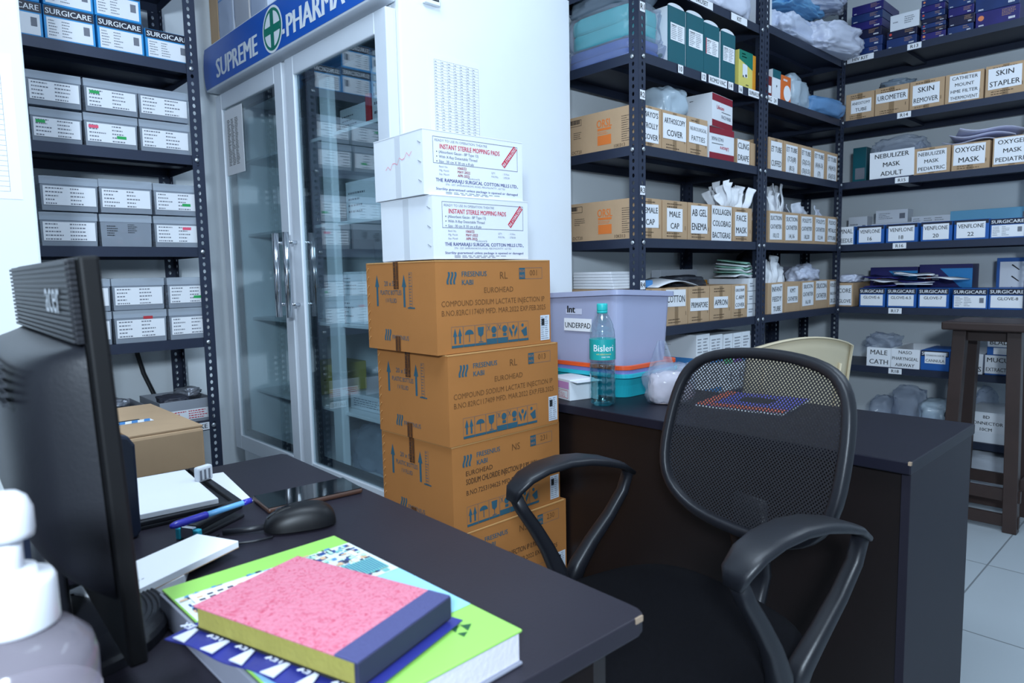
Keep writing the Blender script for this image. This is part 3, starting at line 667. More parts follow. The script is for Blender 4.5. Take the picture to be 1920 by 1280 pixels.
blues = lambda mb, M, w, h: (dashes(mb, M, -w*.42, w*.42, h*.4, h*.9, 5, INKG, rnd, .9, .35, 2), rect(mb, M, -w*.5, w*.5, h*.06, h*.22, BS))
bside = lambda mb, M, d, h: (rect(mb, M, -d*.5, d*.5, h*.04, h*.26, BS), dashes(mb, M, -d*.3, d*.2, h*.45, h*.7, 3, INKG, rnd, .7, .3))
stk(2.47, .10, .13, .26, 1.497, (0, .131), 'white box with a blue stripe, %s one beside the big storage tub', 'blue striped white boxes below PRIMA row'.replace('PRIMA row', 'the APRON shelf'), blues, SZ[5], WHITEBOX, bside)
stk(2.575, .095, .125, .24, 1.497, (0, .126), 'white box with fine print, %s one in the second blue striped pile', 'blue striped white boxes below the APRON shelf', blues, SZ[5])
GRN = mt('green_print', (90, 190, 130), 0.5); VIO = mt('violet_print', (150, 110, 190), 0.5)
for k, (c, m, lb) in enumerate(((2.675, GRN, 'small white box with a green half, top of its pile under the APRON shelf'), (2.755, VIO, 'small white box with a violet half, beside the green one'), (2.83, BS, 'small white box with blue print, beside the violet one'))):
    boxthing('Y', c, .072, .115, SZ[5], 'plain white box, %s under the small green violet and blue boxes' % ('left', 'middle', 'right')[k], 'dressing_box', 'box', WHITEBOX, .2, None, 'small boxes under the APRON shelf', plain, 0)
    boxthing('Y', c, .07, .13, SZ[5], lb, 'dressing_box', 'box', WHITEBOX, .18, None, 'small boxes under the APRON shelf', (lambda m: lambda mb, M, w, h: (rect(mb, M, -w*.48, w*.48, h*.02, h*.4, m), dashes(mb, M, -w*.4, w*.4, h*.5, h*.9, 4, INKG, rnd, .9, .35)))(m), .116)
boxthing('Y', 2.965, .05, .22, SZ[5], 'white violet box standing at the foot of the middle posts', 'dressing_box', 'box', WHITEBOX, .15, 1.53, None, lambda mb, M, w, h: rect(mb, M, -w*.5, w*.5, 0, h*.55, VIO))
# behind rows of the right wall rack
boxthing('X', 1.47, .07, .20, SZ[2], 'dark teal box at the back corner beside the NEBULIZER MASK ADULT bag', 'teal_box', 'box', TEAL, .12, 4.0, None, lambda mb, M, w, h: rect(mb, M, -w*.3, w*.4, h*.15, h*.45, INKG))
boxthing('X', 1.50, .10, .16, SZ[3], 'flat grey white box behind the low box reading NAL DLE', 'supply_box', 'box', WHITEBOX, .08, 4.08, None, plain)
boxthing('X', 1.33, .20, .115, SZ[3], 'white box printed with black capitals behind the sign ending in 16', 'supply_box', 'box', WHITEBOX, .1, 4.085, None, lambda mb, M, w, h: put_text(mb, 'EASYGLIDE', M, -w*.45, w*.3, h*.72, h*.14, INK, bold=.04))
boxthing('X', 1.33, .16, .07, SZ[3], 'white box lying on the box printed with black capitals', 'supply_box', 'box', WHITEBOX, .09, 4.09, None, plain, .1155)
boxthing('X', 1.14, .18, .14, SZ[3], 'white box with a grey end behind the sign ending in 18', 'supply_box', 'box', WHITEBOX, .1, 4.085, None, lambda mb, M, w, h: (dashes(mb, M, -w*.45, w*.4, h*.5, h*.95, 6, INKG, rnd, .9, .35, 3)))
boxthing('X', 0.86, .38, .155, SZ[3], 'long pale blue box behind the signs ending in 20 and 22', 'supply_box', 'box', mt('pale_blue', (110, 180, 215), 0.5), .1, 4.085, None, lambda mb, M, w, h: rect(mb, M, w*.3, w*.45, h*.6, h*.85, INKG))
XR = mt('deep_blue_board', (40, 40, 110), 0.4, var=0.1); XB = mt('sky_print', (50, 150, 220), 0.4)
def xbox(mb, M, w, h):
    mb.add([(-w*.1, h*.9, 0), (w*.5, h*.9, 0), (w*.5, h*.2, 0)], [(0, 1, 2)], XB, M); mb.add([(w*.36*math.cos(PI*i/20), h*.42*math.sin(PI*i/20), .0003) for i in range(21)], [tuple(range(21))], PAPER, M)
    put_text(mb, 'X', M, -w*.42, -w*.36, h*.6, h*.16, PAPER, bold=.05); disc(mb, M, -w*.31, h*.68, w*.05, h*.06, REDDOT, .0004, 14); dashes(mb, M, -w*.24, -w*.1, h*.6, h*.78, 2, PAPER, rnd, .9)
boxthing('X', 1.30, .235, .205, SZ[4], 'deep blue box standing behind GLOVE-6 and GLOVE-6.5', 'glove_carton', 'box', XR, .12, 4.06, None, xbox)
boxthing('X', 1.055, .24, .215, SZ[4], 'deep blue box standing behind GLOVE-7', 'glove_carton', 'box', XR, .12, 4.06, None, xbox)
boxthing('X', 0.765, .14, .24, SZ[4], 'upright blue box with black slanted strokes behind GLOVE-8', 'glove_carton', 'box', BLUEBOX, .12, 4.06, None, lambda mb, M, w, h: (rect(mb, M, -w*.4, w*.4, h*.04, h*.92, PAPER), [mb.add([(-.01, h*q, .0005), (.02, h*(q-.1), .0005), (.024, h*(q-.09), .0005), (-.006, h*(q+.02), .0005)], [(0, 1, 2, 3)], INK, M) for q in (.85, .62, .4)]))
boxthing('Y', 3.715, .14, .22, SZ[4], 'grey and violet box standing at the back of the INFANT FEEDY TUBE shelf', 'supply_box', 'box', mt('slate_board', (120, 124, 140), 0.6), .06, 1.66, None, lambda mb, M, w, h: (mb.add([(w*.05, 0, 0), (w*.5, 0, 0), (w*.5, h, 0)], [(0, 1, 2)], mt('violet_ink', (110, 50, 160), .5), M), dashes(mb, M, -w*.4, w*.1, h*.3, h*.9, 6, INKG, rnd, .8)))

# ---- clear lidded containers, left rack
def container(c, w, h, z, dz, lb, kind, seed):
    d = 0.25; r = random.Random(seed)
    t = thing('lidded_container', lb, 'container', (c, 2.615+d/2, z+dz), r.uniform(-.02, .02), 'clear lidded boxes of medicine strips')
    b = MB(); w2 = w-.004; k = .97
    def ring(zz, s): return [(x*w2/2*s, y*d/2*s, zz) for x, y in ((-1, -1), (1, -1), (1, 1), (-1, 1))]
    b.add(ring(0, k)+ring(h-.012, 1), [(3, 2, 1, 0), (0, 1, 5, 4), (1, 2, 6, 5), (2, 3, 7, 6), (3, 0, 4, 7)], CLEAR)
    b.build('body', t, bevel=.006, solid=.0016)
    l = MB(); l.box(-w2/2-.002, w2/2+.002, -d/2-.002, d/2+.002, h-.026, h-.001, CLEAR_LID); l.box(-w2/2+.006, w2/2-.006, -d/2+.006, d/2-.006, h-.001, h+.0005, CLEAR_LID)
    l.build('lid', t, bevel=.004)
    ln = math.atan2(d/2*(1-k), h-.012)
    M = FRONT(-d/2*k-.0012, 0) @ Matrix.Rotation(ln, 4, 'X')
    m = MB(); x0, x1, z0, z1 = -w2*.455, w2*.46, h*.16, h*.71
    if kind != 'ink':
        m.box(x0, x1, z0, z1, 0.0002, .001, PAPER, M)
        Q = M @ Matrix.Translation((0, 0, .0014)); dashes(m, Q, x0+.006, x1-.004, z0, z1, 5, INKG, r, .62, .34, 2)
        for kk in kind:
            mm, a, bb = {'g': (mt('green_mark', (40, 170, 90), .6), .05, .72), 'G': (mt('green_mark', (40, 170, 90), .6), .6, .25), 'r': (mt('pink_mark', (240, 90, 120), .6), .03, .72), 'R': (mt('pink_mark', (240, 90, 120), .6), .6, .75), 'm': (mt('red_mark', (190, 50, 60), .6), .55, 1.02)}[kk]
            rect(m, Q, x0+(x1-x0)*a, x0+(x1-x0)*(a+.2), z0+(z1-z0)*bb, z0+(z1-z0)*(bb+.16), mm, .0004)
    else:
        for i in range(5): dashes(m, M, x0+.012, x0+.05, h*(.32+.07*i), h*(.38+.07*i), 1, INK, r, 1, .5); dashes(m, M, x0+.075, x0+.11, h*(.42+.06*i), h*(.47+.06*i), 1, INK, r, 1, .5)
    m.build('label', t)
    s = MB()
    for i in range(34):
        sx, sy, sz = r.uniform(.012, .03), r.uniform(.02, .05), r.uniform(.004, .01)
        Mx = Matrix.Translation((r.uniform(-w2*.33, w2*.33), r.uniform(-d*.40, d*.3), r.uniform(.010, h*.5))) @ Matrix.Rotation(r.uniform(-1, 1), 4, 'Z') @ Matrix.Rotation(r.uniform(-.6, .6), 4, 'X')
        s.box(-sx/2, sx/2, -sy/2, sy/2, 0, sz, r.choice((mt('foil_strip', (150, 154, 164), .35, .5), mt('dark_strip', (60, 62, 74), .5), mt('dark_strip', (60, 62, 74), .5), mt('foil_strip', (150, 154, 164), .35, .5), mt('red_strip', (150, 80, 84), .5), mt('pale_strip', (206, 204, 196), .5))), Mx)
    o = s.build('medicine_strips'); o.location = t.location; o['kind'] = 'stuff'
    tag(o, 'medicine strips in the '+lb, 'medicine')
h = .105
for (c, w, hh, zi, up, kd, lb) in (
    (.487, .142, .104, 2, 0, 'g', 'clear box beside the pillar, lower row under the glove boxes'), (.644, .16, .108, 2, 0, 'rG', 'clear box with pink marks on its list, lower row'), (.811, .166, .108, 2, 0, '', 'clear box at the right end, lower row under the glove boxes'),
    (.490, .15, .104, 2, 1, '', 'clear box beside the pillar, upper row under the glove boxes'), (.648, .162, .104, 2, 1, 'g', 'clear box with one green mark at the left of its list'), (.814, .166, .104, 2, 1, '', 'clear box at the right end, upper row under the glove boxes'),
    (.501, .162, .108, 3, 0, '', 'clear box beside the pillar, lower row level with the monitor top'), (.666, .160, .108, 3, 0, 'ink', 'clear box written on in black ink without a paper list'), (.832, .16, .108, 3, 0, 'R', 'clear box with a pink mark at the right of its list'),
    (.505, .164, .108, 3, 1, '', 'clear box beside the pillar, upper row level with the monitor top'), (.673, .164, .110, 3, 1, '', 'clear box above the one written on in black ink'), (.836, .158, .108, 3, 1, 'G', 'clear box with a green mark low at the right of its list'),
    (.525, .15, .112, 4, 0, '', 'clear box half behind the monitor, lower row'), (.690, .168, .112, 4, 0, 'm', 'clear box with a red and white strip above its list'), (.852, .15, .112, 4, 0, '', 'clear box at the right end of the lowest clear row'),
    (.530, .15, .108, 4, 1, '', 'clear box half behind the monitor, upper row'), (.690, .166, .108, 4, 1, '', 'clear box above the one with a red and white strip'), (.853, .15, .108, 4, 1, 'G', 'clear box at the right end above the lowest clear row')):
    container(c, w, hh, SZ[zi], up*.113 if zi != 4 else up*.114, lb, kd, int(c*1000)+zi*7+up)
# ------------------------------------------------------------------ soft packs, film bags and pouches
def blob(name, label, cat, ctr, size, m, seed, rz=0.0, amp=0.12, boxy=0.6, flat=True, sub=4, freq=2.2, group=None, tilt=0.0, parent=None):
    bm = bmesh.new(); bmesh.ops.create_icosphere(bm, subdivisions=sub, radius=1)
    off = Vector((seed*3.7, seed*1.3, seed*7.1))
    for v in bm.verts:
        n = v.co.normalized()
        q = Vector([math.copysign(abs(c)**boxy, c) for c in n])
        k = 1+amp*(noise.noise(n*freq+off)+0.5*noise.ridged_multi_fractal(n*freq*1.6+off, 1.0, 2.0, 3, 1.0, 2.0)-0.5)
        q *= k
        if flat and q.z < -0.82: q.z = -0.82
        v.co = Vector((q.x*size[0], q.y*size[1], (q.z+0.82)*size[2]/1.7))
    me = bpy.data.meshes.new(name); bm.to_mesh(me); bm.free()
    me.materials.append(m); me.polygons.foreach_set('use_smooth', [True]*len(me.polygons))
    o = bpy.data.objects.new(name, me); C.objects.link(o); o.location = ctr; o.rotation_euler = (0, tilt, rz)
    if parent: o.parent = parent
    elif label: tag(o, label, cat, group)
    return o
def pouchstack(rng, n, label, group, x, y, z, seed, h=0.13, w=0.06, facing='Y', m=None, lean=0.5, first=[]):
    r = random.Random(seed); proto = None
    for i in range(n):
        if proto is None:
            mb = MB(); ph = r.uniform(0, 6)
            mb.grid(lambda u, v: ((u-.5)*w, .012*math.sin(u*4+ph)*v+.006*math.sin(v*9), v*h), 6, 8, m or PAPER)
            o = mb.build('sterile_pouch', None, smooth=True, solid=.0025); proto = o
        else:
            o = proto.copy(); C.objects.link(o)
        tag(o, label, 'pouch', group)
        u = (i+.5)/n
        o.location = (x[0]+(x[1]-x[0])*u, r.uniform(*y), z+r.uniform(-.012, .012)); o.scale = (1, 1, r.uniform(.75, 1.15))
        o.rotation_euler = (r.uniform(-.35, .2), (u-.5)*lean+r.uniform(-.25, .25), r.uniform(-.6, .6))
TEALC = mt('teal_cloth', (60, 190, 190), 0.85, var=0.15, bump=.3, bscale=40); BLUEC = mt('blue_cloth', (50, 90, 170), 0.85, var=0.2, bump=.3, bscale=40)
def drape(label, ctr, size, m, folds, seed, film=FILM):
    t = thing('drape_pack', label, 'drape pack', ctr, 0, 'folded drapes in film on the R1 shelf')
    h = size[2]/folds
    for k in range(folds):
        o = blob('cloth', None, None, (0, 0, k*h*.97), (size[0]*.46, size[1]*.46, h), m, seed+k, amp=.05, boxy=.3, sub=4, parent=t)
    blob('film_bag', None, None, (.0, 0, -.002), (size[0]*.53, size[1]*.53, size[2]*1.1), film, seed+9, amp=.10, boxy=.4, sub=4, freq=3, parent=t)
drape('folded blue drapes in clear film, lowest at the end of the R1 shelf', (2.125, 1.675, 1.891), (.19, .34, .066), BLUEC, 2, 3)
drape('folded teal drapes in clear film on top of the blue drapes', (2.13, 1.675, 1.962), (.19, .31, .115), TEALC, 2, 5)
blob('film_bag', 'grey film bag lying on the teal drapes', 'bag', (2.135, 1.68, 2.082), (.10, .16, .09), mt('grey_film', (130, 145, 160), .3, trans=.3, bump=.4), 4, amp=.15)
blob('film_bag', 'crumpled white film bag hanging over the shelf above the teal boxes', 'bag', (2.66, 1.56, 2.166), (.17, .09, .2), FILMW, 8, amp=.2, freq=2.5)
boxthing('Y', 2.975, .10, .20, 2.189, 'white box with pink print on the shelf above the middle posts', 'supply_box', 'box', WHITEBOX, .2, 1.50, None, lambda mb, M, w, h: (dashes(mb, M, -w*.3, w*.4, h*.3, h*.45, 2, INKR, rnd, .8), mb.add([(-w*.5, 0, 0), (-w*.2, 0, 0), (-w*.5, h*.25, 0)], [(0, 1, 2)], INKR, M)))
GOWN = mt('pale_blue_film', (212, 222, 248), 0.32, trans=0.08, var=0.12, scale=10, bump=.5, bscale=22); GOWN2 = mt('sky_blue_pack', (120, 180, 226), 0.4, var=0.15, bump=.4, bscale=20)
GP = 'rolled film packs heaped on the topmost corner shelf'
for k, (c, s, m, rz, ti, lb) in enumerate((((3.32, 1.60, 2.189), (.26, .12, .11), GOWN, .05, .02, 'bottom milky roll at the left of the heap of film packs, topmost corner shelf'),
    ((3.62, 1.55, 2.189), (.22, .15, .13), FILMW, -.2, .0, 'crumpled milky pack drooping over the corner of the topmost shelf'),
    ((3.40, 1.60, 2.36), (.24, .11, .06), GOWN2, .1, -.05, 'flat sky blue pack in the middle of the film pack heap'),
    ((3.50, 1.57, 2.40), (.26, .11, .10), GOWN, -.1, -.12, 'milky roll lying above the sky blue pack'),
    ((3.33, 1.62, 2.50), (.32, .12, .12), GOWN, .05, -.1, 'top milky roll of the film pack heap'),
    ((3.68, 1.56, 2.45), (.14, .11, .12), FILMW, .2, .1, 'rounded milky pack at the right end of the heap, beside the dark blue boxes'),
    ((3.2, 1.63, 2.60), (.26, .11, .05), GOWN2, 0, -.05, 'sky blue pack at the very top of the film pack heap'))):
    blob('gown_pack', lb, 'pack', c, s, m, 20+k, rz, .22, .62, k < 2, 5, 3.0, GP, ti if k > 1 else 0)
BLUEPK = mt('steel_blue_pack', (96, 140, 186), 0.5, var=.2, bump=.3)
blob('film_bag', 'clear bag with pale blue packs beside the orange box, corner rack', 'bag', (3.36, 1.60, 1.891), (.13, .1, .15), mt('frosted_film', (190, 208, 222), .25, trans=.2, var=.15, bump=.5, bscale=24), 31, .1, .18)
blob('film_bag', 'blue pack in clear film drooping at the corner of that shelf', 'bag', (3.62, 1.55, 1.891), (.18, .09, .085), BLUEPK, 32, -.1, .14)
blob('film_bag', 'grey film bag behind the blue pack in the rack corner', 'bag', (3.62, 1.71, 1.891), (.19, .10, .17), mt('frosted_film', (190, 208, 222), .25, trans=.2), 33, .1, .18)
blob('film_bag', 'clear film bag on top of the ARTHOSCOPY COVER carton', 'bag', (2.33, 1.60, 1.70), (.085, .08, .13), mt('frosted_film', (190, 208, 222), .25, trans=.2), 35, 0, .2, .7)
pouchstack(None, 30, 'white sterile pouch standing fanned out in the FACE MASK carton', 'white pouches in the FACE MASK carton', (2.68, 2.83), (1.515, 1.585), 1.355, 4, .13, .03, lean=.7)
pouchstack(None, 16, 'white pouch standing tall beside the middle posts, over SUCTION CATHETER', 'tall white pouches over SUCTION CATHETER', (3.03, 3.26), (1.515, 1.585), 1.345, 5, .175, .05, lean=.35)
pouchstack(None, 10, 'crumpled white pouch sticking out over CATHETER 18,20', 'crumpled pouches over CATHETER 18,20', (3.24, 3.70), (1.52, 1.6), 1.35, 6, .09, .07, lean=.3, m=mt('frosted_pouch', (205, 210, 222), .5))
pouchstack(None, 18, 'white paper pouch standing over the INFANT FEEDY TUBE carton', 'white pouches over INFANT FEEDY TUBE', (3.04, 3.26), (1.515, 1.58), 1.02, 7, .16, .055, lean=1.1)
blob('film_bag', 'crumpled clear bag over the SILICON CATHETER cartons', 'bag', (3.56, 1.58, 1.045), (.12, .06, .09), FILMW, 36, 0, .3, .8)
blob('film_bag', 'dark bundle behind the INFANT FEEDY TUBE pouches', 'bag', (3.42, 1.765, .92), (.18, .04, .28), FILMD, 37, 0, .12)
blob('film_bag', 'dark film bag lying on the carton left of APRON', 'bag', (2.50, 1.62, 1.045), (.12, .06, .06), FILMD, 38, 0, .15)
GRPK = mt('green_white_pack', (150, 200, 180), .5, var=.4, scale=30)
for k in range(6):
    o = MB().grid(lambda u, v: ((u-.5)*.11, (v-.5)*.13, .006*math.sin(u*5+k)), 8, 4, GRPK if k % 2 else PAPER).build('flat_pack', None, smooth=True, solid=.004)
    o.location = (2.845+.003*k, 1.575, 1.10+k*.012); o.rotation_euler = (.03*k, -.06+.04*k, .1*k-.2)
    tag(o, 'flat green or white pack in the pile on the white boxes beside C ARM COVER', 'pack', 'flat packs piled on white boxes')
mb = MB(); [mb.box(-.065, .065, -.11+.003*i, .11, i*.011, i*.011+.01, PAPER) for i in range(6)]
o = mb.build('paper_stack', None, bevel=.002); o.location = (2.095, 1.70, 1.064); o.rotation_euler = (0, 0, -.1); tag(o, 'stack of folded white sheets on the carton behind the storage tub', 'paper stack')
o = MB().box(-.03, .03, -.05, .05, 0, .03, BS).build('blue_pack', None, bevel=.004); o.location = (2.20, 1.62, 1.064); tag(o, 'small blue pack beside the stack of folded white sheets', 'pack')
o = MB().grid(lambda u, v: ((u-.5)*.28, (v-.5)*.12, .035*math.sin(PI*u)*(.6+.4*v)), 12, 4, PAPER).build('paper_cover', None, smooth=True, solid=.002); o.location = (2.33, 1.58, 1.066); tag(o, 'curved white sheet lying across the carton reading ON', 'paper')
# right wall rack soft goods
blob('film_bag', 'small grey film pack on the UROMETER carton', 'bag', (3.94, 1.27, 2.022), (.06, .08, .05), mt('grey_film', (130, 145, 160), .3, trans=.3), 41, 0, .3, .7)
carton('X', 1.262, .185, .125, SZ[2], 'blue carton wrapped in clear film with sign reading NEBULIZER MASK ADULT', ['NEBULIZER', 'MASK', 'ADULT'], (-0.02, 1.1, 0.03, 1.1), m=mt('dusty_blue_board', (70, 84, 120), .5), prints=False, bold=.03)
blob('film_bag', 'clear bag of masks rising above the NEBULIZER MASK ADULT sign', 'bag', (4.0, 1.27, 1.69), (.09, .12, .10), FILM, 43, 0, .3, .7)
blob('film_bag', 'clear film bag squeezed beside the NEBULIZER MASK PEDIATRIC carton', 'bag', (3.93, 1.152, 1.575), (.06, .022, .16), FILM, 44, 0, .2, .7)
for k in range(3):
    o = MB().grid(lambda u, v: ((u-.5)*.15, (v-.5)*.26, .012*math.sin(v*6)+.004), 5, 10, mt('lilac_pouch', (196, 198, 222), .4)).build('flat_pouch', None, smooth=True, solid=.004)
    o.location = (3.95, .91-.02*k, 1.708+.016*k); o.rotation_euler = (.12, .1*k, .3*k-.2); tag(o, 'lilac white flat pouch lying on the OXYGEN MASK carton', 'pouch', 'flat pouches on the OXYGEN MASK carton')
for k in range(9):
    o = MB().grid(lambda u, v: ((u-.5)*.17, (v-.5)*.16, .004*math.sin(u*7+k)), 5, 4, PAPER if k % 3 else XR).build('glove_packet', None, smooth=True, solid=.003)
    o.location = (3.94, 1.30-.13*(k % 3 == 2)-.14*(k % 2), 1.028+.0075*k); o.rotation_euler = (.06*(k % 2)-.05, -.05, .25*k); tag(o, 'flat glove packet in the loose pile on GLOVE-6 and GLOVE-6.5', 'packet', 'flat glove packets piled on the low blue boxes')
blob('film_bag', 'pale film bag on the carton reading ORE OVE', 'bag', (3.95, 1.475, 1.046), (.08, .05, .04), FILMW, 45, 0, .2)
blob('film_bag', 'crumpled clear tubing bag over the MALE CATH bin', 'bag', (3.95, 1.30, .69), (.08, .08, .08), FILM, 46, 0, .35, .8)
for k, (y, w, h, m) in enumerate(((1.30, .06, .14, FILM), (1.17, .08, .20, FILM), (1.04, .08, .15, mt('frosted_film', (190, 208, 222), .25, trans=.2)), (.94, .06, .13, FILMD), (.87, .05, .2, FILM))):
    blob('film_bag', ('small clear bag on the shelf under the MALE CATH bin', 'tall clear bag on the shelf under the NASO PHARYNGEAL bin', 'pale crumpled bag on that same shelf left of the stool', 'dark bag on that shelf behind the stool leg', 'clear bag rising behind the CONNECTOR 10CM carton')[k], 'bag', (3.98 if k != 4 else 4.14, y, .281), (.1 if k != 4 else .045, w, h), m, 50+k, 0, .2, .7)
o = boxthing('X', 1.12, .3, .05, SZ[6], 'flat blue edged tray on the shelf under the NASO PHARYNGEAL bin', 'flat_tray', 'tray', BLUEBOX, .06, 3.80+.03)
blob('film_bag', 'white stained bag on the floor under the CONNECTOR 10CM carton', 'bag', (4.0, .78, 0), (.16, .14, .22), mt('stained_white', (190, 196, 206), .6, var=.3, scale=8), 57, 0, .12)
blob('film_bag', 'small grey white bag on the floor beside the stained white one', 'bag', (4.0, 1.1, 0), (.14, .14, .16), FILMW, 58, 0, .2)
# tray with foil on the lowest visible left shelf
t = thing('open_tray', 'grey open tray with a pink note, lowest visible shelf of the left rack', 'tray', (.825, 2.75, SZ[5]))
mb = MB(); openbox(mb, .185, .25, .085, GREY, GREY, .003); mb.build('body', t, bevel=.002)
paper_sign(t, FRONT(-.125-EPS), -.085, .09, .012, .05, [], name='label')
mb = MB(); dashes(mb, FRONT(-.1275), -.08, .085, .014, .048, 4, INKR, random.Random(2), .8, .4, 2); mb.build('writing', t)
blob('foil_pack', 'crumpled foil packet on the grey open tray', 'packet', (.86, 2.72, .694), (.035, .05, .03), mt('foil_strip', (150, 154, 164), .35, .5), 61, .3, .3, .7, False)
blob('dark_pack', 'black packet lying in the grey open tray', 'packet', (.80, 2.70, .66), (.05, .06, .045), mt('dark_strip', (60, 62, 74), .5), 62, 0, .2, .6)
t = MB(); openbox(t, .2, .25, .08, GREY, GREY, .003); o = t.build('open_tray', None, bevel=.002); o.location = (.60, 2.75, SZ[5]); tag(o, 'grey open tray partly behind the tan carton, left rack', 'tray')
blob('foil_pack', 'crumpled foil packet in the tray behind the tan carton', 'packet', (.60, 2.70, .69), (.035, .05, .03), mt('foil_strip', (150, 154, 164), .35, .5), 63, .3, .3, .7, False)
mb = MB(); mb.tube([(.76, 3.02, .95), (.772, 3.02, .85), (.79, 3.018, .76), (.825, 3.012, .66), (.835, 3.005, .62)], .008, BLACKP, 8); tag(mb.build('cable', None, smooth=True), 'black cable hanging down the wall behind the left rack', 'cable')

# ------------------------------------------------------------------ things on and in the fridge
for k, (y, z0, w, h, x, lb) in enumerate(((2.16, .966, .20, .10, 1.24, 'white box in the fridge, lower of the pair at handle height'), (2.13, 1.067, .14, .08, 1.24, 'white box in the fridge, upper of the pair at handle height'), (1.93, .966, .17, .12, 1.26, 'white box in the fridge right of the pair at handle height'),
     (2.10, 1.321, .20, .14, 1.27, 'white carton in the fridge left of the blue striped one'), (1.90, 1.321, .16, .13, 1.27, 'white carton with blue end in the fridge behind the right door'), (2.18, 1.626, .18, .10, 1.3, 'low white box on the topmost fridge shelf'), (1.97, 1.626, .17, .2, 1.3, 'tall white box on the topmost fridge shelf'),
     (2.08, .651, .30, .055, 1.27, 'flat white box on the lowest fridge shelf'), (1.86, .651, .14, .09, 1.27, 'white box at the right end of the lowest fridge shelf'), (1.90, .431, .14, .13, 1.27, 'white and blue box on the fridge floor'), (2.7, 1.626, .2, .1, 1.3, 'white box on the topmost shelf behind the left glass door'), (2.66, .651, .2, .12, 1.32, 'yellowish carton low behind the left glass door'), (2.62, .966, .2, .12, 1.32, 'white box behind the left glass door at handle height'))):
    m = WHITEBOX if k != 11 else mt('pale_yellow', (190, 180, 90), .6)
    dr = (lambda mb, M, w, h: (dashes(mb, M, -w*.42, w*.3, h*.2, h*.8, 4, INKG, rnd, .8, .3))) if k not in (4, 9) else (lambda mb, M, w, h: (rect(mb, M, -w*.48, w*.48, h*.2, h*.4, BS), dashes(mb, M, -w*.42, w*.3, h*.5, h*.9, 3, INKG, rnd, .8, .3)))
    boxthing('X', y, w, h, z0, lb, 'medicine_box', 'box', m, .22, x, 'boxes inside the fridge', dr)
o = MB().box(-.03, .03, -.012, .012, 0, .12, mt('red_mark', (190, 50, 60), .6)).build('red_pack', None, bevel=.004); o.location = (1.32, 2.075, 1.627); o.rotation_euler = (0, 0, .2); tag(o, 'small red pack between boxes on the topmost fridge shelf', 'pack')
blob('film_bag', 'clear film bag on the fridge floor behind the right door', 'bag', (1.33, 2.12, .431), (.09, .13, .15), FILM, 64, 0, .25, .7)
# cartons on top of the fridge
o = MB(); openbox(o, .085, .3, .3, TAN, KRAFT_IN, .006); q = o.build('tan_carton', None, bevel=.002); q.location = (1.29, 2.975, 2.081); q.rotation_euler = (0, 0, -PI/2); tag(q, 'tan carton on top of the fridge at its left end', 'carton')
for k, (y, w, m, lb) in enumerate(((2.855, .148, mt('blue_white_board', (198, 206, 222), .5), 'film wrapped white box on the fridge next to the tan carton'), (2.70, .142, mt('cream_board', (214, 208, 206), .5), 'film wrapped cream box on the fridge, second of three film wrapped ones'), (2.545, .148, mt('blue_white_board', (198, 206, 222), .5), 'film wrapped white box on the fridge, nearest the green cross'))):
    t = thing('wrapped_box', lb, 'box', (1.262, y, 2.081), -PI/2, 'film wrapped boxes on top of the fridge')
    mb = MB(); mb.box(-w/2, w/2, -.12, .12, 0, .32, m); F = FRONT(-.12-EPS); dashes(mb, F, -w*.38, w*.38, .18, .30, 10, INKG, rnd, .9, .35, 2); disc(mb, F, 0, .25, .03, .02, ORD if k else BS, .0003, 16); rect(mb, F, -w*.46, w*.46, .165, .172, BS if k != 1 else YEL)
    mb.build('body', t, bevel=.003)
    blob('film_bag', None, None, (0, 0, .001), (w*.51, .13, .33), FILM, 70+k, amp=.06, boxy=.35, parent=t)
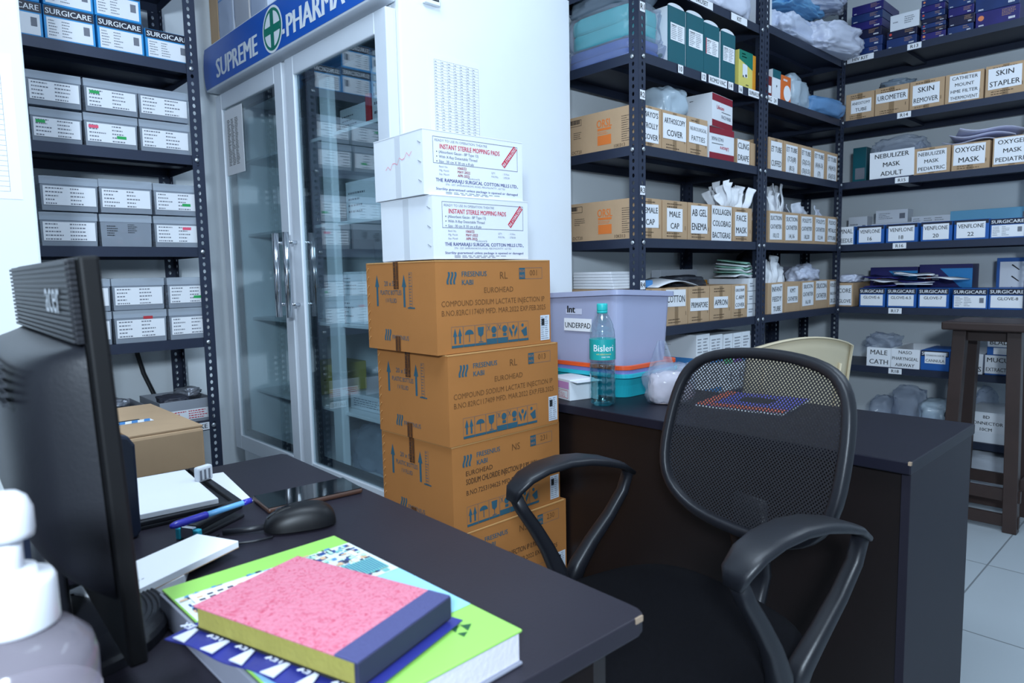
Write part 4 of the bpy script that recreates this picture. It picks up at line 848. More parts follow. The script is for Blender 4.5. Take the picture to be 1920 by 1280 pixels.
# ------------------------------------------------------------------ stack of ochre cartons and white boxes
def arrow(mb, M, x, z0, z1, w, m):
    rect(mb, M, x-w*.22, x+w*.22, z0, z1-w*1.6, m); mb.add([(x-w*.5, z1-w*1.6, 0), (x+w*.5, z1-w*1.6, 0), (x, z1, 0)], [(0, 1, 2)], m, M)
def wavy_logo(mb, M, x, z, s, m):
    for k in range(3):
        pts = [(x+k*s*.34+.10*s*math.sin(i/6*PI*1.6+.6), z+s-i*s/6) for i in range(7)]
        for i in range(6):
            (a, b), (c, d) = pts[i], pts[i+1]; mb.add([(a, b, 0), (a+s*.2, b, 0), (c+s*.2, d, 0), (c, d, 0)], [(3, 2, 1, 0)], m, M)
def symbols(mb, M, x0, x1, z0, z1, m):
    n = 7; w = (x1-x0)/n; r = random.Random(4)
    for k in range(n):
        a = x0+k*w; c = a+w/2; hb = z0+(z1-z0)*.12
        frame_line(mb, M, a, a+w-.001, z0, z1, .0006, m); rect(mb, M, a, a+w-.001, z0, hb if k not in (3, 4) else z0+(z1-z0)*.28, m)
        q = z0+(z1-z0)*.3
        if k == 0: arrow(mb, M, c-w*.2, hb+.004, z1-.004, w*.34, m); arrow(mb, M, c+w*.2, hb+.004, z1-.004, w*.34, m)
        elif k == 1:
            mb.add([(c+w*.38*math.cos(PI*i/8), q+(z1-z0)*.28+w*.32*math.sin(PI*i/8), 0) for i in range(9)], [tuple(range(9))], m, M); rect(mb, M, c-.0012, c+.0012, q-.004, q+(z1-z0)*.3, m)
        elif k == 2:
            mb.add([(c-w*.28, z1-.006, 0), (c-w*.22, q+.012, 0), (c, q+.006, 0), (c+w*.22, q+.012, 0), (c+w*.28, z1-.006, 0)], [tuple(range(5))], m, M); rect(mb, M, c-.001, c+.001, q-.006, q+.008, m); rect(mb, M, c-w*.2, c+w*.2, q-.008, q-.006, m)
        elif k in (3, 4):
            disc(mb, M, c+w*.18, q+(z1-z0)*.4, w*.24, w*.24, m, 0, 12); rect(mb, M, c+.001, c+w*.35, q+(z1-z0)*.05, q+(z1-z0)*.2, m)
            for s in (1, -1): mb.add([(c-w*.42, q+(z1-z0)*(.5+.12*s), 0), (c-w*.40, q+(z1-z0)*(.5+.15*s), 0), (c-w*.15, q+(z1-z0)*(.5-.12*s), 0), (c-w*.17, q+(z1-z0)*(.5-.15*s), 0)], [(0, 1, 2, 3)], m, M)
        elif k == 5:
            for s in (1, -1): mb.add([(c+s*w*.12, q-.004, 0), (c+s*w*.40, q+(z1-z0)*.3, 0), (c+s*w*.36, q+(z1-z0)*.5, 0), (c+s*w*.08, q+.010, 0)], [(0, 1, 2, 3)], m, M)
            disc(mb, M, c, q+(z1-z0)*.45, w*.13, w*.16, m, 0, 10)
        else:
            disc(mb, M, c-w*.1, q+(z1-z0)*.5, w*.12, w*.12, m, 0, 10); mb.add([(c-w*.25, q+.012, 0), (c+w*.3, q+.022, 0), (c+w*.35, q-.002, 0), (c+w*.05, q-.004, 0)], [(0, 1, 2, 3)], m, M)
def fluid_carton(lb, ctr, num, kind, rz=0.0):
    w, d, h = .40, .315, .2325
    t = thing('fluid_carton', lb, 'carton', ctr, rz, 'ochre cartons in the floor to shoulder stack')
    mb = MB()
    nx, nz = 10, 6
    mb.box(-w/2, w/2, -d/2, d/2, 0, h-.0006, OCHRE)
    F = FRONT(-d/2-EPS); B = SIDE(-w/2-EPS)
    fx_ = lambda u: -w/2+u*w; fz = lambda v: v*h
    wavy_logo(mb, F, fx_(.09), fz(.745), h*.13, TEALINK)
    put_text(mb, 'FRESENIUS', F, fx_(.205), fx_(.41), fz(.825), h*.055, TEALINK, 'l', .03); put_text(mb, 'KABI', F, fx_(.205), fx_(.35), fz(.735), h*.055, TEALINK, 'l', .03)
    put_text(mb, 'RL' if kind == 'RL' else 'NS', F, fx_(.52), fx_(.60), fz(.79), h*.08, BROWNINK, 'c', 0)
    frame_line(mb, F, fx_(.70), fx_(.92), fz(.78), fz(.91), .0007, TEALINK); rect(mb, F, fx_(.70), fx_(.755), fz(.78), fz(.91), TEALINK)
    G = F @ Matrix.Translation((0, 0, .0003)); put_text(mb, 'BOX', G, fx_(.705), fx_(.75), fz(.86), h*.03, OCHRE); put_text(mb, 'NO.', G, fx_(.705), fx_(.75), fz(.80), h*.03, OCHRE)
    put_text(mb, num, F, fx_(.77), fx_(.90), fz(.82), h*.065, BROWNINK, 'c', -.005)
    if kind == 'RL':
        put_text(mb, 'EUROHEAD', F, fx_(.37), fx_(.66), fz(.64), h*.06, BROWNINK, 'c', -.005)
        put_text(mb, 'COMPOUND SODIUM LACTATE INJECTION IP', F, fx_(.04), fx_(.94), fz(.51), h*.06, BROWNINK, 'l', -.01, True); put_text(mb, 'B.NO.82RC117409 MFD. MAR.2022 EXP.FEB.2025', F, fx_(.04), fx_(.95), fz(.41), h*.06, BROWNINK, 'l', -.01, True)
    else:
        K = mt('dark_print', (60, 40, 24), .8)
        put_text(mb, 'EUROHEAD', F, fx_(.11), fx_(.34), fz(.64), h*.055, K, 'l', .005); put_text(mb, 'SODIUM CHLORIDE INJECTION IP 0.9% W/V', F, fx_(.11), fx_(.76), fz(.54), h*.065, K, 'l', .02, True)
        put_text(mb, 'B.NO.7253104625 MFD.FEB.2022 EXP.JAN.2025', F, fx_(.11), fx_(.90), fz(.42), h*.055, K, 'l', .01, True)
    symbols(mb, F, fx_(.11), fx_(.78), fz(.06), fz(.29), TEALINK)
    # narrow side: u runs left to right as read
    bx = lambda u: -d/2+u*d
    arrow(mb, B, bx(.17), fz(.50), fz(.86), .020, TEALINK); arrow(mb, B, bx(.575), fz(.50), fz(.86), .020, TEALINK)
    put_text(mb, '20 x 500', B, bx(.27), bx(.50), fz(.735), h*.055, TEALINK); put_text(mb, 'PLASTIC BOTTLES', B, bx(.22), bx(.535), fz(.635), h*.055, TEALINK, 'c', .02); put_text(mb, 'I V FLUID', B, bx(.30), bx(.46), fz(.545), h*.05, TEALINK)
    frame_line(mb, B, bx(.645), bx(.69), fz(.49), fz(.88), .0008, TEALINK); dashes(mb, B, bx(.645), bx(.69), fz(.49), fz(.88), 12, TEALINK, random.Random(1), 1, .3); rect(mb, B, bx(.62), bx(.72), fz(.485), fz(.50), TEALINK)
    wavy_logo(mb, B, bx(.27), fz(.11), h*.13, TEALINK); put_text(mb, 'FRESENIUS', B, bx(.38), bx(.62), fz(.13), h*.05, TEALINK)
    mb.build('body', t, bevel=.004, seg=3)
    s = MB(); s.box(-w/2+.003, w/2-.003, -.0012, .0012, h-.0006, h+.0002, OCHRE_IN); s.box(-w/2-.0012, w/2-.008, -d/2-.0012, -d/2+.004, h-.0035, h-.0002, OCHRE_IN); s.box(-w/2-.0012, -w/2+.004, -d/2+.006, d/2-.006, h-.0035, h-.0002, OCHRE_IN)
    s.build('flap_edge', t, bevel=.0006)
    TAPE = mt('brown_tape', (120, 74, 36), .25); k = MB()
    for (a, b, z0, z1) in ((.425, .50, .70, 1.0), (.425, .50, 0, .17)):
        k.box(-w/2-.0013, -w/2-.0008, -bx(b), -bx(a), z0*h, z1*h, TAPE)
        Q = SIDE(-w/2-.0016) @ Matrix.Translation((bx(a), z0*h, 0)) @ Matrix.Rotation(PI/2, 4, 'Z')
        put_text(k, 'FRESENIUS', Q, .001, (z1-z0)*h-.001, -(b-a)*d*.45, (b-a)*d*.36, INK, 'l', .03, True); put_text(k, 'KABI FRESENIUS', Q, .001, (z1-z0)*h-.001, -(b-a)*d*.95, (b-a)*d*.3, INK, 'l', .02, True)
    k.box(-w/2-.001, w/2, -bx(.5), -bx(.425), h, h+.0003, TAPE); k.build('tape', t)
    l = MB(); rect(l, F, fx_(.895), fx_(.985), fz(.04), fz(.34), mt('label_white', (214, 220, 230), .6), .0003); Q = F @ Matrix.Translation((0, 0, .0007)); dashes(l, Q, fx_(.90), fx_(.98), fz(.05), fz(.33), 11, INKG, random.Random(8), .95, .4, 2); rect(l, Q, fx_(.905), fx_(.935), fz(.22), fz(.30), INK)
    l.build('label', t)
    for i in range(9):
        if i == 0: p = MB().tube([(-w/2-.0016, d/2-.006, h*.1), (-w/2-.0016, d/2-.014, h*.1+.009)], .0011, OCHRE_IN, 5).build('staple', t)
        else:
            q = p.copy(); C.objects.link(q); q.parent = t; q.location = (0, 0, h*.1*i)
    return t
for k, (dx, dy, num, kind, rz) in enumerate(((.06, .002, '229', 'NS', .01), (.05, 0, '230', 'NS', 0), (.028, .002, '231', 'NS', .012), (.022, -.002, '013', 'RL', .006), (0.0, .004, '001', 'RL', -.004))):
    fluid_carton(('ochre carton at the foot of the stack, almost hidden by the desk', 'ochre carton marked NS, second from the floor in the stack, lower part behind the desk', 'ochre carton marked NS standing directly under the RL carton numbered 013', 'ochre carton marked RL with box number 013', 'ochre carton marked RL with box number 001, topmost ochre carton')[k],
                 (1.218+dx-.01, 1.3365+.157+dy, k*.2333), num, kind, rz)
def pad_box(lb, ctr, rz):
    w, d, h = .322, .225, .1525
    t = thing('dressing_carton', lb, 'carton', ctr, rz, 'white cartons on the ochre stack')
    mb = MB(); mb.box(-w/2, w/2, -d/2, d/2, 0, h, WHITEBOX)
    F = FRONT(-d/2-EPS); X = lambda u: -w/2+u*w; Z = lambda v: v*h
    NV = mt('navy_ink', (44, 50, 120), .6); GI = mt('slate_ink', (110, 114, 135), .6)
    frame_line(mb, F, X(.09), X(.945), Z(.50), Z(.92), .0012, GI)
    put_text(mb, 'READY TO USE IN OPERATION THEATRE', F, X(.11), X(.62), Z(.845), h*.038, GI, 'l', 0, True)
    put_text(mb, 'INSTANT STERILE MOPPING PADS', F, X(.155), X(.75), Z(.735), h*.075, INKR, 'l', .03, True)
    for i, s in enumerate(('(Absorbent Gauze - BP Type 13)', 'With X-Ray Detectable Thread', 'Size : 30 cm X 30 cm x 8 ply')): disc(mb, F, X(.125), Z(.685-.075*i), .0015, .0015, INK, 0, 8); put_text(mb, s, F, X(.145), X(.59), Z(.665-.075*i), h*.043, GI, 'l', .015)
    Mr = F @ Matrix.Translation((X(.855), Z(.735), 0)) @ Matrix.Rotation(.85, 4, 'Z'); rect(mb, Mr, -.034, .034, -.007, .007, INKR); put_text(mb, 'RE-STERILIZED', Mr @ Matrix.Translation((0, 0, .0003)), -.032, .032, -.004, .008, PAPER, 'c', .02)
    for i, (a, b) in enumerate((('Batch No.', '1060/22'), ('Mfg. Month', 'MAY-2022'), ('Exp. Month', 'APR-2025'))): put_text(mb, a, F, X(.145), X(.25), Z(.44-.06*i), h*.03, GI, 'l', 0); put_text(mb, b, F, X(.32), X(.46), Z(.435-.06*i), h*.042, mt('maroon_ink', (150, 30, 50), .6), 'l', .03)
    for i, (a, b) in enumerate((('QTY.', ': 10 Nos.'), ('M.R.P.Rs.', ': 2750.00'))): put_text(mb, a, F, X(.66), X(.75), Z(.42-.06*i), h*.03, GI, 'l', 0); put_text(mb, b, F, X(.78), X(.88), Z(.42-.06*i), h*.03, GI, 'l', 0)
    put_text(mb, 'Manufactured By', F, X(.42), X(.6), Z(.29), h*.026, GI, 'l', 0)
    put_text(mb, 'THE RAMARAJU SURGICAL COTTON MILLS LTD.,', F, X(.11), X(.945), Z(.215), h*.055, NV, 'l', .025, True)
    put_text(mb, '27/6 - 2/27, SANKARANKOVIL ROAD, PERUMALPATTY - 627 753', F, X(.2), X(.8), Z(.165), h*.028, GI, 'l', 0, True)
    put_text(mb, 'Sterility guaranteed unless package is opened or damaged', F, X(.11), X(.94), Z(.085), h*.038, NV, 'l', .015, True)
    dashes(mb, F, X(.2), X(.85), Z(.02), Z(.065), 2, GI, random.Random(6), 1, .4)
    mb.build('body', t, bevel=.002)
    s = MB(); s.box(-w/2-.001, w/2+.001, -d/2-.001, d/2+.001, h, h+.0025, WHITEBOX); s.build('lid_flap', t, bevel=.0008)
    for i in range(3):
        p = MB(); z = h*(.2+.3*i); p.tube([(-w/2-.001, -d/2+.02, z+.006), (-w/2-.001, -d/2+.008, z)], .0009, GREY, 5); p.build('staple', t)
    tp = MB(); tp.box(-w/2-.0009, -w/2-.0004, -.015, .01, 0, h, mt('clear_tape', (214, 218, 224), .25)); tp.build('tape', t)
    return t
pad_box('white printed carton standing on the ochre stack, lower of the two', (1.172, 1.462, 1.1685), 0.0)
t = pad_box('white printed carton on top of the stack with a red scribble on its side', (1.162, 1.470, 1.3245), -.03)
m_ = MB(); B = SIDE(-.161-.0012); pts = [(-.055+.011*i, .075+.0028*i+.007*math.sin(i*2.3), 0) for i in range(12)]
for i in range(11): (a, b, _), (c, d, _) = pts[i], pts[i+1]; m_.add([(a, b-.0008, 0), (c, d-.0008, 0), (c, d+.0008, 0), (a, b+.0008, 0)], [(0, 1, 2, 3)], mt('pink_pen', (236, 130, 150), .6), B)
m_.build('scribble', t)

# tan carton behind the desk
t = thing('tan_carton', 'open topped tan carton with blue and white tape behind the desk', 'carton', (.355, 1.70, 0))
mb = MB(); mb.box(-.15, .15, -.19, .19, 0, .815, TAN); mb.build('body', t, bevel=.006)
mb = MB(); mb.box(-.15, -.01, -.185, .185, .8155, .819, TAN); mb.box(.005, .15, -.185, .185, .8155, .820, TAN); mb.build('flap', t, bevel=.001)
k = MB(); k.box(-.06, .09, -.055, -.025, .8205, .8212, PAPER)
for i in range(6): k.add([(-.055+.025*i, -.055, .8216), (-.043+.025*i, -.055, .8216), (-.035+.025*i, -.025, .8216), (-.047+.025*i, -.025, .8216)], [(0, 1, 2, 3)], BS)
k.box(-.03, .07, -.022, -.014, .8205, .8215, INK); k.build('tape', t)

# ------------------------------------------------------------------ desk
DR = -R(1.6)
t = thing('desk', 'dark laminate desk in the foreground with monitor and albums', 'desk', (0.0, .0, 0), 0)
ct = Matrix.Translation((.61, .435, 0)) @ Matrix.Rotation(DR, 4, 'Z')
mb = MB(); rr_ = [(-1.45, 0), (-.018, 0), (-.006, .004), (-.001, .014), (0, .03), (0, .965), (-.006, .98), (-1.45, .98)]
mb.prism(rr_, .727, .75, DESK, ct); mb.build('desktop', t, bevel=.002)
mb = MB(); mb.box(-.06, -.04, .03, .95, 0, .7265, DESKD, ct); mb.build('side_panel', t)
mb = MB(); mb.box(-1.40, -.061, .88, .90, .05, .7265, DESKD, ct); mb.build('back_panel', t)
mb = MB(); mb.box(-1.42, -1.40, .03, .95, 0, .7265, DESKD, ct); mb.build('side_panel', t)
mb = MB(); mb.box(-.024, -.012, -.0012, .001, .744, .7505, CHIP, ct); mb.build('chipped_corner', t)

# monitor seen from behind
t = thing('monitor', 'black monitor on the desk seen from behind, maker name on its back', 'monitor', (.134, .89, .7505), -R(2))
mb = MB(); TL = Matrix.Translation((.03, 0, .03)) @ Matrix.Rotation(-R(2.2), 4, 'Y')
hw = .22
mb.box(-.010, .006, -hw, hw, 0, .372, MATTE, TL); mb.build('bezel', t, bevel=.003)
mb = MB(); n = 15
for i in range(n): mb.box(-.019, -.0105, -hw+.012, hw-.012, .298+i*.0048, .3012+i*.0048, BLACKP, TL)
mb.box(-.0165, -.0105, -hw+.012, hw-.012, .297, .37, BLACKP, TL); mb.build('louvre_panel', t, bevel=.0006)
M_ = TL @ Matrix.Translation((-.0202, 0, .315)); M2 = MB(); put_text(M2, 'acer', M_ @ SIDE(0), .078, .178, .008, .034, mt('silver_print', (190, 194, 200), .35, .4), 'c', .035); M2.build('maker_name', t)
def hump(u, v):
    y = (u-.5)*2; z = v; e = max(0, 1-abs(y)**5)**.5 * max(0, 1-abs(2*v-1)**(7 if v > .5 else 3))**.5
    return TL @ Vector((-.011-.058*e, y*(hw-.015), .062+.234*z))
mb = MB(); mb.grid(hump, 36, 30, BLACKP); mb.build('back_cover', t, smooth=True)
mb = MB()
for i in range(5): mb.box(-.0705, -.066, -.165, .06, .246+i*.0085, .2495+i*.0085, RUBBER, TL)
mb.build('vent_slots', t)
mb = MB(); mb.box(.0062, .0068, -hw+.012, hw-.012, .02, .36, BLACKG, TL); mb.build('screen', t)
mb = MB(); mb.sweep([(-.01, -.02, .012), (-.012, -.02, .06), (-.012, -.02, .14)], [.05, .035, .035], .014, BLACKP, Vector((0, 1, 0)), n=12); mb.build('stand_neck', t, smooth=True)
mb = MB(); prof = [(.0, 0), (1.0, 0), (1.0, .010), (.97, .014)]
for i in range(7): prof += [(.94-.055*i, .016+.0006*i), (.925-.055*i, .0145+.0006*i)]
prof += [(.4, .02), (0, .022)]
mb.lathe(prof, BLACKP, 56, Matrix.Translation((-.005, -.045, 0)) @ Matrix.Diagonal((.10, .115, 1, 1))); mb.build('base', t, smooth=False)

o = MB(); pl = [(-.12, 0), (.022, 0), (.028, .010), (.028, .14), (.020, .153), (.006, .158), (-.12, .172)]
o.prism(pl, -.012, .012, mt('navy_plastic', (26, 34, 54), .4), Matrix.Translation((.243, 1.115, .7503)) @ FRONT(0)); q = o.build('upright_panel', None, bevel=.004); tag(q, 'dark navy upright panel standing on the desk behind the monitor', 'panel')

# hand sanitizer
t = thing('sanitizer_bottle', 'clear hand sanitizer pump bottle with white pump, near corner of the desk', 'pump bottle', (.0548, .543, .7503), R(150))
SB = mt('sanitizer_clear', (172, 164, 174), .12, trans=.66)
LW = mt('white_label', (206, 196, 204), .5)
mb = MB(); mb.lathe([(.0, 0), (.041, 0), (.045, .004), (.045, .126), (.042, .138), (.032, .149), (.021, .155), (.0195, .160), (0, .160)], SB, 48); mb.build('bottle', t, smooth=True)
mb = MB(); mb.lathe([(.0455, .018), (.0455, .100)], LW, 48); mb.lathe([(.0458, .086), (.0458, .094)], mt('magenta_band', (176, 64, 112), .5), 48); mb.build('label', t, smooth=True)
PW = mt('pump_white', (214, 214, 220), .35)
mb = MB(); mb.lathe([(.0, .155), (.0245, .155), (.0250, .157), (.0245, .184), (.0225, .188), (.0145, .1885), (.014, .194), (.0, .1945)], PW, 48); mb.build('screw_cap', t, smooth=True)
mb = MB(); mb.lathe([(.0075, .19), (.0075, .222)], PW, 20); mb.build('pump_stem', t, smooth=True)
mb = MB(); mb.lathe([(.0, .215), (.0145, .215), (.0152, .219), (.0150, .233), (.012, .241), (.007, .245), (0, .246)], PW, 28); mb.sweep([(0, 0, .237), (.015, 0, .240), (.032, 0, .237), (.042, 0, .228)], [.010, .0085, .007, .0055], [.007, .006, .005, .004], PW, n=12); mb.build('pump_head', t, smooth=True)

# ---- things on the desk top (z .75)
TZ = .7504
def flat(name, lb, cat, pts, z0, z1, m, bevel=.0008): o = MB().prism(pts, z0, z1, m).build(name, None, bevel=bevel); return tag(o, lb, cat)
t = thing('desk_tray', 'black document tray at the back of the desk holding a white pad', 'tray', (.345, 1.265, TZ), R(-3))
mb = MB(); mb.box(-.092, .092, -.135, .135, 0, .006, BLACKP); mb.box(.080, .092, -.135, .135, .006, .013, BLACKP); mb.box(-.092, -.084, -.135, .135, .006, .013, BLACKP); mb.box(-.084, .080, -.135, -.127, .006, .013, BLACKP); mb.box(-.084, .080, .127, .135, .006, .013, BLACKP); mb.build('body', t, bevel=.0015)
o = MB().box(-.068, .074, -.112, .116, 0, .009, PAPER).build('paper_pad', None, bevel=.001); o.location = (.338, 1.272, TZ+.0065); o.rotation_euler = (0, 0, R(-5)); tag(o, 'white paper pad lying in the black document tray', 'paper pad')
flat('paper_sheet', 'white sheet sticking out from under the black document tray', 'paper', [(.40, 1.155), (.456, 1.145), (.486, 1.36), (.43, 1.372)], TZ-.0002, TZ+.0006, PAPER, 0)
t = thing('correction_roller', 'small white striped block standing on the tray edge', 'stationery', (.424, 1.285, TZ+.0135), R(20))
mb = MB(); mb.box(-.016, .016, -.007, .007, 0, .028, WHITEBOX); mb.build('body', t, bevel=.004); mb = MB(); [mb.box(-.013+.009*i, -.009+.009*i, -.0074, -.0068, .004, .022, INKG) for i in range(3)]; mb.build('stripes', t)
t = thing('phone', 'smartphone with black glossy screen and brown case lying on the desk', 'phone', (.532, 1.092, TZ), R(-6))
mb = MB(); mb.box(-.083, .083, -.042, .042, 0, .009, mt('brown_case', (70, 46, 36), .4)); mb.build('case', t, bevel=.004, seg=3)
mb = MB(); mb.box(-.0815, .0815, -.0405, .0405, .009, .0098, BLACKG); mb.build('screen', t, bevel=.0004)
t = thing('mouse', 'black computer mouse beside the phone', 'mouse', (.456, .968, TZ), R(-22))
def mshape(u, v):
    a = 2*PI*u; e = .72
    x = .053*math.copysign(abs(math.cos(a))**e, math.cos(a)); y = .031*math.copysign(abs(math.sin(a))**e, math.sin(a)); k = math.cos(v*PI/2)**.55 if v < 1 else 0
    return (x*k, y*k, .004+(.033-.008*(x*k < 0)*abs(x*k)/.053)*math.sin(v*PI/2)**.9)
mb = MB(); mb.grid(mshape, 40, 14, mt('mouse_black', (13, 13, 16), .45, spec=.35)); mb.lathe([(0, 0), (.0, 0)], BLACKP, 4) if 0 else None; mb.build('shell', t, smooth=True)
mb = MB(); mb.lathe([(.0085, -.003), (.0085, .003)], RUBBER, 18, Matrix.Translation((-.028, 0, .026)) @ Matrix.Rotation(PI/2, 4, 'X')); mb.build('wheel', t)
mb = MB(); mb.sweep([(-.047, 0, .0215), (-.030, 0, .032), (-.012, 0, .0358)], .0045, .0015, BLACKG, n=8); mb.build('wheel_slot', t)
mb = MB(); mb.tube([(-.052, 0, .008), (-.075, .005, .006), (-.11, .012, .005)], .004, BLACKP, 8); mb.build('cable_sleeve', t, smooth=True)
mb = MB(); mb.tube([(.352, 1.02, .7535), (.33, 1.0, .7535), (.34, .975, .7535), (.38, .955, .7535), (.405, .952, .7535)], .0018, BLACKP, 6); tag(mb.build('mouse_wire', None, smooth=True), 'thin black wire curling on the desk by the mouse', 'cable')
t = thing('stapler', 'small black stapler with turquoise ends under the blue pen', 'stapler', (.362, 1.062, TZ), R(27))
TQ = mt('turquoise_plastic', (50, 180, 205), .4)
mb = MB(); mb.box(-.05, .052, -.012, .012, 0, .006, BLACKP); mb.build('base', t, bevel=.002)
mb = MB(); mb.box(-.045, .052, -.011, .011, .012, .024, BLACKP, Matrix.Rotation(-R(3), 4, 'Y')); mb.build('arm', t, bevel=.003)
mb = MB(); mb.box(-.056, -.046, -.021, -.012, 0, .018, TQ); mb.build('turquoise_end', t, bevel=.002)
mb = MB(); mb.box(-.056, -.046, .012, .021, 0, .018, TQ); mb.build('turquoise_end', t, bevel=.002)
mb = MB(); mb.box(-.055, -.047, -.0115, .0115, .003, .020, CHROME); mb.build('metal_jaw', t, bevel=.001)
t = thing('pen', 'blue ballpoint pen resting on the stapler', 'pen', (.352, 1.035, .7835), R(13))
PB = mt('pen_blue', (52, 52, 170), .25); PL = mt('pen_light_blue', (110, 175, 225), .3)
ry = Matrix.Rotation(PI/2, 4, 'Y')
mb = MB(); mb.lathe([(0, -.068), (.0035, -.066), (.0055, -.058), (.0055, -.012), (0.0045, -.010)], PB, 16, ry); mb.build('grip', t, smooth=True)
mb = MB(); mb.lathe([(.0042, -.012), (.0042, .050), (.003, .056)], PL, 16, ry); mb.build('barrel', t, smooth=True)
mb = MB(); mb.lathe([(.0046, .050), (.0046, .064), (0, .067)], PB, 16, ry); mb.build('end_cap', t, smooth=True)
flat('note_pad', 'lower white note pad beside the monitor, mostly covered', 'note pad', [(.13, .835), (.262, .888), (.282, .93), (.262, .955), (.11, .895)], TZ, TZ+.012, PAPER)
t = thing('note_pad', 'white note pad lying tilted on another pad beside the monitor', 'note pad', (.247, .922, TZ+.0125), R(24))
mb = MB(); mb.box(-.095, .092, -.036, .040, 0, .009, PAPER); mb.build('sheets', t, bevel=.0006)
mb = MB(); mb.box(-.095, .092, -.0362, .040, -.0006, .0, KRAFT); mb.build('backing', t)
mb = MB(); dashes(mb, TOP(.0094), -.09, -.02, -.02, .015, 3, INKG, random.Random(3), .6, .12); mb.build('pencil_marks', t)

# stack of albums and notebooks
LIME = mt('lime_cover', (150, 205, 96), .45)
t = thing('photo_album', 'thick lime green album with a collage strip, lying at the desk corner', 'album', (.326, .635, TZ), R(1.2))
w, l, h = .108, .177, .036
mb = MB(); mb.box(-w+.004, w-.001, -l+.004, l-.004, .003, h-.003, mt('page_block', (212, 208, 222), .8, bump=.4, bscale=200)); mb.build('pages', t)
mb = MB(); mb.box(-w, w, -l, l, h-.003, h, LIME); mb.build('front_cover', t, bevel=.001)
mb = MB(); mb.box(-w-.003, w, -l, l, 0, .003, mt('grey_cover', (140, 142, 156), .5)); mb.build('back_cover', t, bevel=.001)
mb = MB(); mb.box(-w-.003, -w+.001, -l, l, .003, h-.004, mt('grey_cover', (140, 142, 156), .5)); mb.build('spine', t, bevel=.001)
cg = MB(); r = random.Random(21); P = TOP(h+.0005); y1, y0 = l-.038, l-.15
rect(cg, P, -w+.001, w-.001, y0, y1, mt('collage_pale', (214, 222, 222), .5))
cols = [mt('col_navy', (44, 70, 130), .5), mt('col_teal', (110, 180, 176), .5), mt('col_white', (236, 236, 230), .5), mt('col_mint', (180, 220, 200), .5), mt('col_dark', (56, 60, 84), .5), mt('col_sand', (214, 176, 140), .5), mt('col_sky', (80, 140, 196), .5)]
Q = TOP(h+.0008)
for i in range(620):
    a = r.uniform(-w+.002, w-.012); b = r.uniform(y0, y1-.003); ww = r.uniform(.002, .008); hh = r.uniform(.0025, .009)
    rect(cg, Q, a, min(a+ww, w-.002), b, min(b+hh, y1), r.choice(cols), i*2e-6)
rect(cg, Q, .028, .1, y0+.010, y0+.048, cols[1], .0014)
for i in range(20): rect(cg, Q, .03+.0035*i, .0312+.0035*i, y0+.012, y0+.046, cols[0], .0016)
rect(cg, Q, -.095, .012, y1-.042, y1-.006, cols[2], .0014)
for i in range(9):
    for j in range(4): rect(cg, Q, -.09+.011*i, -.0835+.011*i, y1-.02-.008*j, y1-.0155-.008*j, cols[4 if (i+j) % 4 else 5], .0016)
cg.build('collage_strip', t)
mb = MB(); rect(mb, TOP(h+.0005), -w+.001, w-.001, -l+.075, y0-.001, mt('pale_sky_paper', (150, 205, 232), .6)); mb.build('sky_panel', t)
mb = MB(); P = TOP(h+.0006) @ Matrix.Translation((.066, -.135, 0)) @ Matrix.Rotation(-.5, 4, 'Z')
for (a, b, c) in (((-.012, .008), (-.001, .008), (-.006, -.004)), ((.001, .008), (.012, .008), (.006, -.004)), ((-.005, -.006), (.005, -.006), (0, -.014))): mb.add([(a[0], a[1], 0), (b[0], b[1], 0), (c[0], c[1], 0)], [(2, 1, 0)], mt('dark_green_ink', (30, 84, 50), .6), P)
mb.build('triangle_mark', t)
NVB = mt('navy_film', (44, 50, 130), .35, bump=.3); PV = mt('white_film', (206, 210, 226), .4)
mb = MB(); mb.grid(lambda u, v: ((u-.5)*.16, (v-.5)*.235, .0035+.0018*math.sin(v*17)*(1-u)), 6, 30, NVB)
for i in range(6):
    y = -.112+.040*i; mb.add([(-.0795, y, .0064), (-.0795, y+.017, .0064), (-.050, y+.004+.008*(i % 2), .0066)], [(2, 1, 0)], PV); put_text(mb, 'LEX', Matrix.Translation((-.055, y+.012, .0068)) @ Matrix.Rotation(PI/2, 4, 'Z'), 0, .02, 0, .008, PV, 'l', .02)
o = mb.build('printed_sleeve', None, solid=.001); o.location = (.292, .598, TZ+h+.0005); o.rotation_euler = (0, 0, R(17)); tag(o, 'navy and white printed plastic sleeve between the album and the pink notebook', 'plastic sleeve')
def pinkmat():
    m = mat('pink_leatherette', (226, 110, 130), .5, bump=.5, bscale=220); nt = m.node_tree; p = nt.nodes['Principled BSDF']
    tc = nt.nodes.new('ShaderNodeTexCoord'); vo = nt.nodes.new('ShaderNodeTexVoronoi'); vo.feature = 'SMOOTH_F1'; vo.inputs['Scale'].default_value = 160
    n = nt.nodes.new('ShaderNodeTexNoise'); n.inputs['Scale'].default_value = 120; n.inputs['Distortion'].default_value = 2.5
    rp = nt.nodes.new('ShaderNodeValToRGB'); rp.color_ramp.elements[0].position = .30; rp.color_ramp.elements[0].color = lin((192, 74, 100)); rp.color_ramp.elements[1].position = .50; rp.color_ramp.elements[1].color = lin((210, 124, 144))
    nt.links.new(tc.outputs['Object'], n.inputs['Vector']); nt.links.new(n.outputs['Fac'], rp.inputs[0]); nt.links.new(rp.outputs[0], p.inputs['Base Color'])
    return m
t = thing('notebook', 'pink textured hardback notebook with blue cloth spine on top of the albums', 'notebook', (.300, .597, TZ+h+.0065), R(17))
w, l, h2 = .066, .105, .024
mb = MB(); mb.box(-w+.002, w-.003, -l+.006, l-.003, .002, h2-.002, mt('yellow_pages', (150, 142, 68), .8, bump=.4, bscale=200)); mb.build('pages', t)
